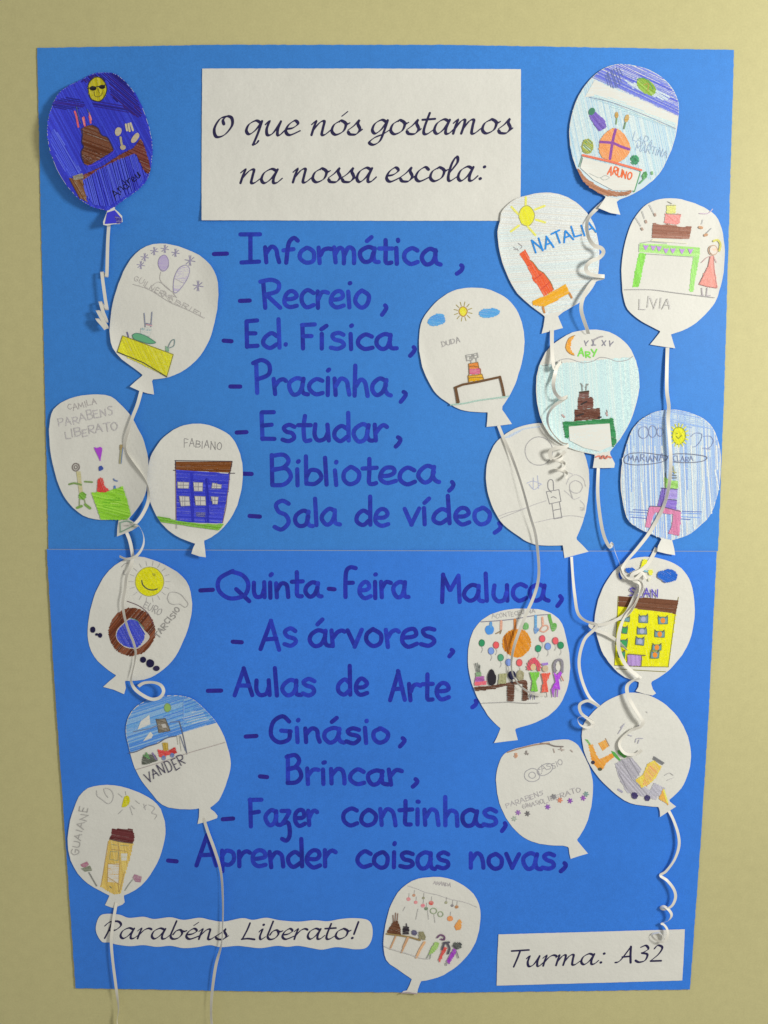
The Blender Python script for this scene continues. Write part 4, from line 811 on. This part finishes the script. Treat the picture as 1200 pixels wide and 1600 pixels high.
b.part('drawn_streamer').fill((75, 140, 205), ell(330, 265, 42, 45), cov=.95).line((80, 140, 190), 4.2, '342,200 342,235').line((205, 150, 120), 3.8, '440,185 438,260').line((130, 110, 80), 1.8, '390,300 420,285 440,270;430,300 440,270').line((90, 150, 190), 4.0, '762,135 762,240').fill((85, 135, 185), '750,240 795,255 760,305 745,270', cov=.9).line((210, 155, 125), 3.2, '825,150 830,220').line((200, 150, 125), 2.2, '800,270 830,230 870,225 880,255 840,285 800,270').line((90, 155, 60), 4.6, '890,130 905,190 925,240').fill((90, 160, 65), '900,210 955,205 955,255 920,280', cov=.9).fill((90, 165, 80), '645,235 665,195 695,215 690,260 650,260', cov=.9)
for i, (x, y, c) in enumerate(((258, 388, (50, 140, 90)), (392, 408, (222, 90, 90)), (345, 462, (120, 150, 215)), (435, 525, (80, 155, 110)), (508, 570, (125, 150, 215)), (610, 573, (225, 95, 95)), (787, 440, (50, 145, 100)), (825, 348, (222, 90, 100)), (877, 420, (120, 150, 215)), (948, 368, (225, 95, 100)), (998, 410, (50, 140, 90)))):
    b.part('drawn_small_balloon').fill(c, ell(x, y, 26, 32, 0, 10), cov=.97).line(tuple(int(k*.75) for k in c), .9, ell(x, y, 26, 32, 0, 10), closed=True).line((170, 166, 158), .8, '%f,%f %f,%f %f,%f' % (x, y+35, x+8, y+60, x-4, y+90))
b.part('drawn_table').both((95, 62, 46), '190,800 350,790 500,760 650,735 680,745 688,920 640,930 645,770 560,775 555,935 500,935 500,785 350,820 200,838', 5, False, v=12)
b.part('drawn_cake').both((160, 90, 150), '205,705 275,700 282,745 190,755', 5, False, v=14).both((215, 100, 110), '190,755 295,745 300,780 195,785', 5, False, v=12).fill((110, 150, 100), '200,665 250,660 255,700 205,705', False).line((90, 95, 85), 1.3, '195,580 215,660;230,590 240,660;215,575 220,650;240,600 235,660')
b.part('drawn_bottle').fill((42, 38, 44), '325,660 345,632 370,650 380,680 392,700 385,765 350,785 322,775 310,710', cov=.98).both((150, 150, 105), '418,680 490,675 485,765 420,768', 85, False, v=14).fill((38, 38, 66), ell(540, 690, 37, 42), cov=.98).both((150, 145, 110), ell(620, 690, 32, 46), 85, v=12).line((40, 36, 50), 2, '540,730 540,760')
b.part('drawn_person').both((110, 180, 60), '712,665 798,665 790,700 765,745 785,840 718,840 735,745 715,700', 80, False, v=12).hatch([(205, 80, 95), (190, 95, 90)], '685,640 690,580 740,530 795,570 805,640 780,650 770,590 735,580 715,640', 60, 2, 2).fill((208, 175, 125), ell(740, 615, 26, 32), cov=.8).line((90, 85, 120), 1.5, '725,845 710,915;745,845 750,915')
b.part('drawn_person').both((222, 90, 70), '820,675 898,672 885,710 865,750 880,845 818,848 838,750', 80, False, v=10).fill((140, 90, 190), '815,580 875,570 880,592 830,600', False).fill((190, 170, 130), ell(853, 628, 28, 30), cov=.8).line((120, 110, 100), 1.3, '830,850 828,885;860,850 868,895')
b.part('drawn_person').both((170, 70, 205), '930,660 960,690 1000,655 1008,670 975,740 992,825 945,815 925,880 915,820 950,750', 80, False, v=12).line((125, 120, 125), 3.6, '945,660 938,590 970,545 1010,560 1012,660').fill((215, 205, 185), ell(972, 615, 22, 35), cov=.6).line((150, 90, 170), 2.2, '930,820 928,890;968,820 962,890').line((170, 110, 90), 2.0, '1000,700 1020,740')
b.part('pencil_ground').line((160, 158, 150), 1.0, '265,950 400,945 520,940 640,950 800,950')
b.end()

# 18 ---- tiny purple stars
F = (750, 1140, .16667)
b = Balloon('white balloon with a row of tiny purple stars and faint pencil writing', F,
  '825,1100 780,1088 640,1082 520,1060 410,1010 300,910 220,780 170,640 150,470 165,360 200,262 260,205 380,165 560,125 700,100 830,95 920,150 985,260 1035,380 1060,520 1050,680 1010,850 960,960 910,1030',
  '915,1045 960,1100 1012,1162 930,1185 850,1212 838,1160 832,1110', 3.9, ((-90, .75, 1.5),))
b.part('pencil_lettering').text((160, 157, 152), 'CASSIO', '540,420', '780,320', 55, 1.2).line((150, 148, 145), 1.2, ell(490, 428, 72, 62, 0, 12)+';'+ell(490, 428, 32, 30, 0, 8)+';'+ell(610, 375, 80, 48, -30, 12), closed=True).text((168, 164, 160), 'PARABENS', '250,740', '600,610', 42, 1.0).text((168, 164, 160), 'LIBERATO', '600,690', '950,580', 42, 1.0).text((180, 176, 170), 'GINASIO', '400,740', '600,690', 35, 1.0)
for x, y, c in ((357, 778, (140, 90, 160)), (635, 725, (130, 70, 160)), (845, 668, (125, 60, 155)), (968, 642, (135, 70, 160)), (445, 788, (95, 92, 90)), (322, 835, (160, 170, 150)), (750, 662, (205, 120, 85)), (995, 605, (110, 140, 130)), (690, 628, (120, 118, 116))):
    b.part('drawn_star'); r = 22 if y > 600 else 16
    b.line(c, 1.7, ';'.join('%f,%f %f,%f' % (x-r*math.cos(a), y-r*math.sin(a), x+r*math.cos(a), y+r*math.sin(a)) for a in (.2, 1.25, 2.3)))
b.part('scribbled_edge').line((150, 120, 96), 2.0, '260,212 380,175 520,142 650,128').line((110, 100, 92), 1.8, '570,128 640,135 700,155 780,160').line((190, 140, 105), 2.2, '330,225 350,245 335,262;345,225 325,250').line((130, 122, 112), 1.3, '420,220 455,225;430,235 440,200;430,200 450,235', False).line((170, 155, 140), 1.4, '690,180 700,215;760,170 770,200;850,190 870,210;740,185 790,190')
b.end()

# 19 ---- bottom centre
F = (570, 1350, .16667)
b = Balloon('white balloon with drawn party table, tiny hanging lanterns and people at the bottom edge', F,
  '440,1080 370,1030 280,970 200,900 178,800 178,680 205,520 250,370 310,270 390,190 500,140 640,122 770,132 880,175 980,240 1050,330 1083,430 1080,570 1040,730 960,860 860,960 740,1040 630,1080 530,1098',
  '520,1115 498,1175 490,1222 420,1215 345,1212 360,1192 395,1185 420,1135', 4.4, ((180, .8, 1),))
b.part('pencil_name').text((165, 160, 155), 'AMANDA', '640,190', '805,215', 32, 1.0)
b.part('pencil_string').line((172, 168, 160), .9, '400,205 480,230 580,270 680,290 800,330 940,360 1050,405')
for x, y, c, r in ((410, 330, (214, 130, 130), 20), (460, 295, (190, 130, 90), 15), (478, 360, (218, 130, 130), 18), (545, 390, (218, 120, 130), 20), (622, 365, (205, 90, 80), 24), (575, 418, (110, 130, 100), 18), (550, 320, (130, 130, 90), 13), (762, 362, (150, 150, 110), 14), (820, 390, (100, 90, 100), 14), (862, 402, (175, 120, 70), 18), (800, 512, (222, 135, 60), 28)):
    b.part('drawn_lantern').fill(c, ell(x, y, r, r*.9, 0, 8), cov=.9).line((160, 156, 146), .8, '%f,%f %f,%f' % (x+3, y-r, x+6, y-r-35))
b.part('drawn_lantern').both((220, 145, 70), '890,520 905,560 895,610 860,615 845,580 870,545', 60, v=10)
b.part('drawn_lantern').line((140, 155, 115), 1.3, ell(645, 440, 30, 26, 0, 9)+';'+ell(710, 470, 24, 24, 0, 9), closed=True).line((170, 168, 158), .8, '590,430 600,520;650,470 660,550;500,420 480,520;380,400 360,440')
b.part('drawn_cake').both((98, 62, 40), '210,640 240,590 270,540 310,540 332,600 335,665 260,655', 20, False, v=12).line((130, 100, 80), 1.4, '285,540 290,460;305,530 310,465;270,540 265,480', False)
b.part('drawn_bottle').both((44, 38, 44), '365,590 410,590 412,660 358,660', 5, False, v=6).line((60, 55, 60), 1.6, '390,560 395,590').both((88, 84, 108), ell(465, 645, 24, 24), 10, v=8).both((130, 125, 90), '510,640 550,635 570,710 510,700', 70, False, v=14)
b.part('drawn_table').line((135, 110, 60), 2.6, '205,655 330,670 430,688 520,715', False).line((190, 145, 100), 2.2, '290,680 240,795;410,690 345,830;400,690 360,780', False).line((212, 162, 110), 3.6, '560,735 520,800 485,875', False)
b.part('drawn_person').both((150, 185, 100), '660,735 700,740 680,790 640,830 600,850 620,800', 50, False, v=12).line((120, 130, 110), 1.2, '600,850 580,885;620,850 610,890').line((96, 60, 90), 2.6, '680,690 710,665 745,680 745,710 715,705')
b.part('drawn_person').both((205, 80, 72), '745,775 770,790 735,850 705,920 690,900 715,840', 60, False, v=10).line((72, 68, 76), 3.2, '745,745 725,800;770,740 795,790 780,840;740,740 790,735')
b.part('drawn_person').both((150, 60, 170), '835,795 862,815 830,870 790,935 765,915 800,860', 60, False, v=10).hatch([(88, 92, 84), (70, 72, 70)], '840,740 900,740 905,770 880,800 830,780', 40, 2.2, 1.8).line((120, 115, 115), 1.8, '860,820 880,880;760,930 765,950')
b.part('pencil_ground').line((178, 175, 166), .9, '185,770 260,800 400,840 520,880 600,890').line((150, 130, 130), 1.5, '345,1212 400,1205 490,1218')
b.end()

# ------------------------------------------------------------------ curling ribbons
rib_m = mat('satin_ribbon', alb(212, 208, 190))
def ribbon(label, pts, width=6.0, side0=None, taper=None, fr=None):
    """pts: (x, y, height mm[, twist degrees]) in photo pixels; the ribbon bends about its own width like real curling ribbon"""
    P3 = []
    for p in pts:
        p = tuple(p)+(0,)*(4-len(p)); 
        x, y = (p[0], p[1]) if fr is None else (fr[0]+p[0]*fr[2], fr[1]+p[1]*fr[2])
        P3.append((x, y, (4.5+(p[2]-4.5)*.8 if p[2] > 4.5 else p[2])/.88, p[3]*.85))
    path = []
    n = len(P3)
    for i in range(n-1):
        a, b_, c, d = P3[max(i-1, 0)], P3[i], P3[i+1], P3[min(i+2, n-1)]
        m = max(3, int(math.dist(b_[:3], c[:3])/2))
        for j in range(m):
            t = j/m; t2, t3 = t*t, t*t*t
            path.append(tuple(.5*(2*b_[q]+(-a[q]+c[q])*t+(2*a[q]-5*b_[q]+4*c[q]-d[q])*t2+(-a[q]+3*b_[q]-3*c[q]+d[q])*t3) for q in range(4)))
    path.append(P3[-1])
    W = [wp(p[0], p[1], max(1.2, p[2]*.88)/1000.) for p in path]
    hw = width*.86*.00088/2; N = len(W); vs = []; S = None
    for i in range(N):
        T = (W[min(i+1, N-1)]-W[max(i-1, 0)]).normalized()
        if S is None:
            S = Vector(side0) if side0 else T.cross(Vector((0, 1, 0)))
        if side0: S = Vector(side0)
        S = (S-T*S.dot(T)).normalized()
        a = math.radians(path[i][3]+(0 if side0 else 24*math.sin(i*.045+W[0].x*40))); s = S*math.cos(a)+T.cross(S)*math.sin(a)
        nn = T.cross(s)*.00011
        vs += [W[i]-s*hw-nn, W[i]+s*hw-nn, W[i]-s*hw+nn, W[i]+s*hw+nn]
    org = Vector((W[0].x, 0, W[0].z))
    me = bpy.data.meshes.new('curling_ribbon'); 
    V = [tuple(v-org) for v in vs]; n4 = len(V); V = V+V; Fc = []
    for i in range(N-1):
        a = 4*i; Fc += [(a, a+1, a+5, a+4), (a+3, a+2, a+6, a+7), (n4+a, n4+a+4, n4+a+6, n4+a+2), (n4+a+1, n4+a+3, n4+a+7, n4+a+5)]
    Fc += [(n4, n4+2, n4+3, n4+1), (n4+4*N-4, n4+4*N-3, n4+4*N-1, n4+4*N-2)]
    me.from_pydata(V, [], Fc)
    me.materials.append(rib_m); me.polygons.foreach_set('use_smooth', [True]*(len(Fc)-2)+[False]*2); me.update()
    o = bpy.data.objects.new('curling_ribbon', me); C.objects.link(o); o.location = org
    tag(o, label, 'ribbon', 'white curling ribbons hanging from the paper balloons')
    return o
X1 = (1, 0, 0)
ribbon('white ribbon folded zigzag below the dark blue balloon at top left',
  [(365, 225, 5), (352, 420, 6), (345, 700, 9), (341, 800, 12), (335, 822, 9), (318, 800, 5), (290, 765, 9), (286, 775, 13), (300, 900, 14), (325, 1080, 15), (342, 1180, 15), (335, 1192, 11), (300, 1150, 7), (268, 1100, 11), (270, 1115, 16), (300, 1220, 18), (338, 1320, 17), (325, 1330, 12), (270, 1230, 9), (236, 1200, 13), (243, 1215, 18), (300, 1320, 20), (342, 1392, 18), (325, 1400, 13), (250, 1310, 11), (228, 1290, 15), (240, 1308, 19), (290, 1365, 20), (328, 1415, 18)], 5.8, X1, fr=(120, 320, .1375))
ribbon('ribbon from the grey star balloon crossing the figure balloon and ending in an open loop',
  [(965, 60, 5), (930, 190, 8), (880, 320, 11), (835, 460, 12), (812, 560, 10), (825, 640, 9, 20), (880, 720, 12, 60), (960, 830, 15, 60), (1015, 930, 17, 50), (1035, 1040, 15, 30), (1020, 1130, 13), (965, 1240, 12), (905, 1310, 13), (860, 1322, 14, -50), (880, 1310, 18, -70), (940, 1330, 20, -70), (985, 1420, 20, -50), (980, 1520, 19, -20), (920, 1610, 17), (830, 1640, 15), (760, 1615, 13)], 6.2, fr=(60, 600, .16667))
ribbon('long ribbon from the figure balloon running over the brown ring balloon into a loop',
  [(440, 0, 5), (468, 70, 7), (488, 150, 9), (498, 235, 10), (480, 320, 12, 20), (445, 400, 13, 30), (430, 520, 12, 10), (410, 640, 12), (425, 760, 12), (460, 880, 11), (505, 990, 10), (525, 1080, 10, 20), (515, 1180, 10, 50), (495, 1270, 10, 60), (485, 1340, 10, 40), (520, 1410, 10), (590, 1465, 12), (670, 1500, 14), (740, 1485, 15, 30), (775, 1430, 16, 60), (750, 1375, 16, 30), (680, 1350, 15), (600, 1355, 14), (550, 1385, 12)], 6.0, fr=(120, 830, .175))
ribbon('long twisted ribbon from the blue sky tractor balloon hanging past the poster bottom',
  [(318, 1278, 5), (325, 1300, 7), (336, 1330, 8, 20), (345, 1362, 9, 60), (348, 1400, 10, 80), (348, 1440, 11, 78), (346, 1475, 12, 60), (337, 1510, 12), (331, 1555, 11, 10), (330, 1590, 11, 35), (334, 1625, 11, 20), (336, 1660, 10)], 6.2)
ribbon('long straight ribbon from the yellow tower balloon hanging past the poster bottom',
  [(182, 1410, 5), (177, 1440, 8), (174, 1470, 10, 20), (176, 1500, 11, 35), (181, 1540, 11, 10), (185, 1575, 10, 40), (183, 1595, 9, 75), (186, 1620, 9, 60), (189, 1655, 9)], 5.6)
ribbon('ribbon from the violet sky balloon curling over the right edge of the orange cake balloon',
  [(1110, 150, 7), (1020, 230, 8, 30), (960, 300, 10, 55), (940, 380, 14, 60), (960, 490, 18, 50), (1010, 560, 20, 25), (1075, 585, 22, 10), (1098, 625, 22, 30), (1060, 675, 22, 15), (980, 710, 22, 0), (935, 760, 20, 30), (945, 810, 19, 10), (1000, 838, 19), (1070, 848, 20), (1108, 852, 18), (1090, 865, 12), (1030, 880, 10), (980, 920, 12), (930, 1000, 15, 15), (895, 1090, 18, 25), (890, 1170, 19, 45), (910, 1250, 18, 55), (945, 1350, 15, 65), (955, 1390, 11, 65)], 6.6, fr=(760, 290, .16667))
ribbon('ribbon from the orange cake balloon curling down the left side of the night cake balloon',
  [(255, 95, 7), (254, 180, 9), (256, 280, 12), (263, 380, 16), (278, 452, 20), (298, 440, 17, -20), (330, 405, 14, -10), (338, 395, 12), (300, 450, 11), (276, 540, 14, 30), (268, 620, 19, 65), (290, 690, 22, 75), (340, 735, 22, 60), (400, 720, 20, 30), (350, 755, 17, 10), (280, 800, 17), (225, 870, 19, 10), (212, 940, 20, 10), (235, 1020, 19, 20), (290, 1095, 17, 20), (350, 1150, 15), (410, 1165, 16, 0), (380, 1190, 20, 10), (300, 1200, 22, 20), (240, 1230, 19, 30), (250, 1300, 14, 30), (320, 1290, 10, 20), (380, 1230, 14, 10)], 6.8, fr=(820, 500, .16667))
hel = []
for i in range(0, 27):
    t = i/12.*2*math.pi; hel.append((871+9*math.cos(t)+i*.3, 712+i*1.25+3.5*math.sin(t), 12+7*math.sin(t)))
ribbon('tight spring curl of ribbon lying on the pencil outline balloon', hel, 5.2, (0.0, 0, 1))
ribbon('ribbon from the pink dress balloon hanging straight over the blue striped balloon',
  [(1043, 543, 5), (1042, 575, 7), (1042, 610, 9, 30), (1045, 635, 11, 60), (1044, 655, 12, 30), (1046, 685, 13), (1048, 712, 13), (1047, 745, 12, 15), (1042, 775, 10, 30), (1032, 802, 9, 20), (1015, 832, 9), (995, 858, 10), (978, 878, 11), (972, 892, 13, 40), (976, 902, 15, 65), (992, 905, 16, 55), (1004, 896, 15, 30), (1010, 905, 14)], 6.4)
ribbon('ribbon from the night cake balloon with a small kink above the yellow building',
  [(935, 728, 5), (934, 770, 7, 10), (938, 810, 9), (944, 838, 10), (953, 855, 13), (957, 848, 12, -30), (961, 862, 11), (968, 880, 12), (974, 896, 13, 30), (984, 905, 16, 50), (1000, 906, 18, 35), (1004, 918, 17, 10), (996, 935, 15), (988, 952, 14, 15), (976, 964, 13), (960, 968, 14)], 6.0)
ribbon('ribbon from the blue striped balloon curling down across the yellow building',
  [(1026, 856, 5), (1018, 872, 7), (1010, 884, 9), (1000, 892, 11, 20), (988, 898, 14, 50), (990, 906, 17, 65), (1000, 912, 18, 40), (998, 928, 18), (990, 945, 17), (977, 962, 16, 20), (969, 982, 15, 45), (966, 1005, 15, 55), (970, 1024, 15, 35), (980, 1042, 16, 10), (996, 1056, 18), (1000, 1060, 20, -20), (988, 1064, 18, -20), (980, 1072, 15, 10), (981, 1086, 16, 20), (990, 1104, 18), (1000, 1120, 19), (1005, 1128, 17, 40), (1000, 1136, 14, 60), (985, 1142, 11, 60), (968, 1160, 10, 70), (975, 1176, 13, 65), (992, 1179, 15, 50), (1003, 1172, 13, 50)], 6.8)
ribbon('ribbon from the pencil outline balloon ending in small loops beside the rocket balloon',
  [(893, 870, 5), (895, 900, 8), (898, 930, 11, 15), (903, 958, 15, 30), (915, 970, 17, 45), (932, 976, 18, 20), (928, 984, 17, 10), (913, 1000, 15), (905, 1030, 13), (908, 1058, 12), (920, 1088, 13), (936, 1104, 14), (930, 1100, 18, 10), (918, 1095, 20, 25), (906, 1101, 19, 30), (908, 1114, 15, 30), (920, 1124, 12), (928, 1132, 13), (918, 1137, 17), (906, 1132, 18, 10), (903, 1122, 16, 20), (914, 1120, 12, 20), (926, 1126, 10)], 5.6)
ribbon('ribbon twisting from the left edge of the yellow building balloon to a pointed tip',
  [(1003, 898, 9), (999, 915, 12, 10), (990, 935, 14, 10), (978, 958, 15), (960, 970, 16), (940, 976, 16, 10), (922, 976, 15, 20), (930, 984, 15, 10), (948, 991, 14, 0), (965, 1002, 13, 30), (980, 1016, 12, 70)], 6.0)
ribbon('long thin ribbon from the brown table balloon ending across the party drawing balloon',
  [(779, 665, 5), (787, 685, 7), (799, 712, 10, 15), (811, 745, 13, 30), (820, 775, 14, 40), (828, 805, 14, 50), (836, 832, 13, 55), (840, 860, 12, 70), (842, 890, 13, 72), (840, 912, 14, 55), (833, 935, 15, 20), (822, 960, 16), (810, 990, 15), (802, 1015, 14, 20), (799, 1038, 13, 45), (802, 1056, 13, 60), (811, 1070, 13, 60), (824, 1080, 14, 50), (838, 1085, 15, 35), (852, 1085, 15, 30)], 5.6)
ribbon('springy ribbon from the rocket balloon ending above the class sign',
  [(270, 190, 5), (305, 260, 8), (335, 350, 11, 20), (340, 430, 12, 25), (310, 520, 11), (255, 595, 8), (218, 622, 7), (262, 655, 11), (305, 710, 14, 15), (318, 765, 15, 20), (295, 820, 14), (250, 845, 12), (218, 838, 9), (240, 825, 11, -10), (275, 850, 14, 20), (292, 885, 15, 30), (270, 920, 13), (222, 935, 10), (240, 945, 10), (262, 975, 13, 20), (265, 1020, 15, 50), (235, 1060, 15, 60), (180, 1040, 12, 60), (165, 1010, 9, 50), (215, 1000, 9, 40), (245, 1045, 12, 50)], 5.4, fr=(980, 1220, .2377))
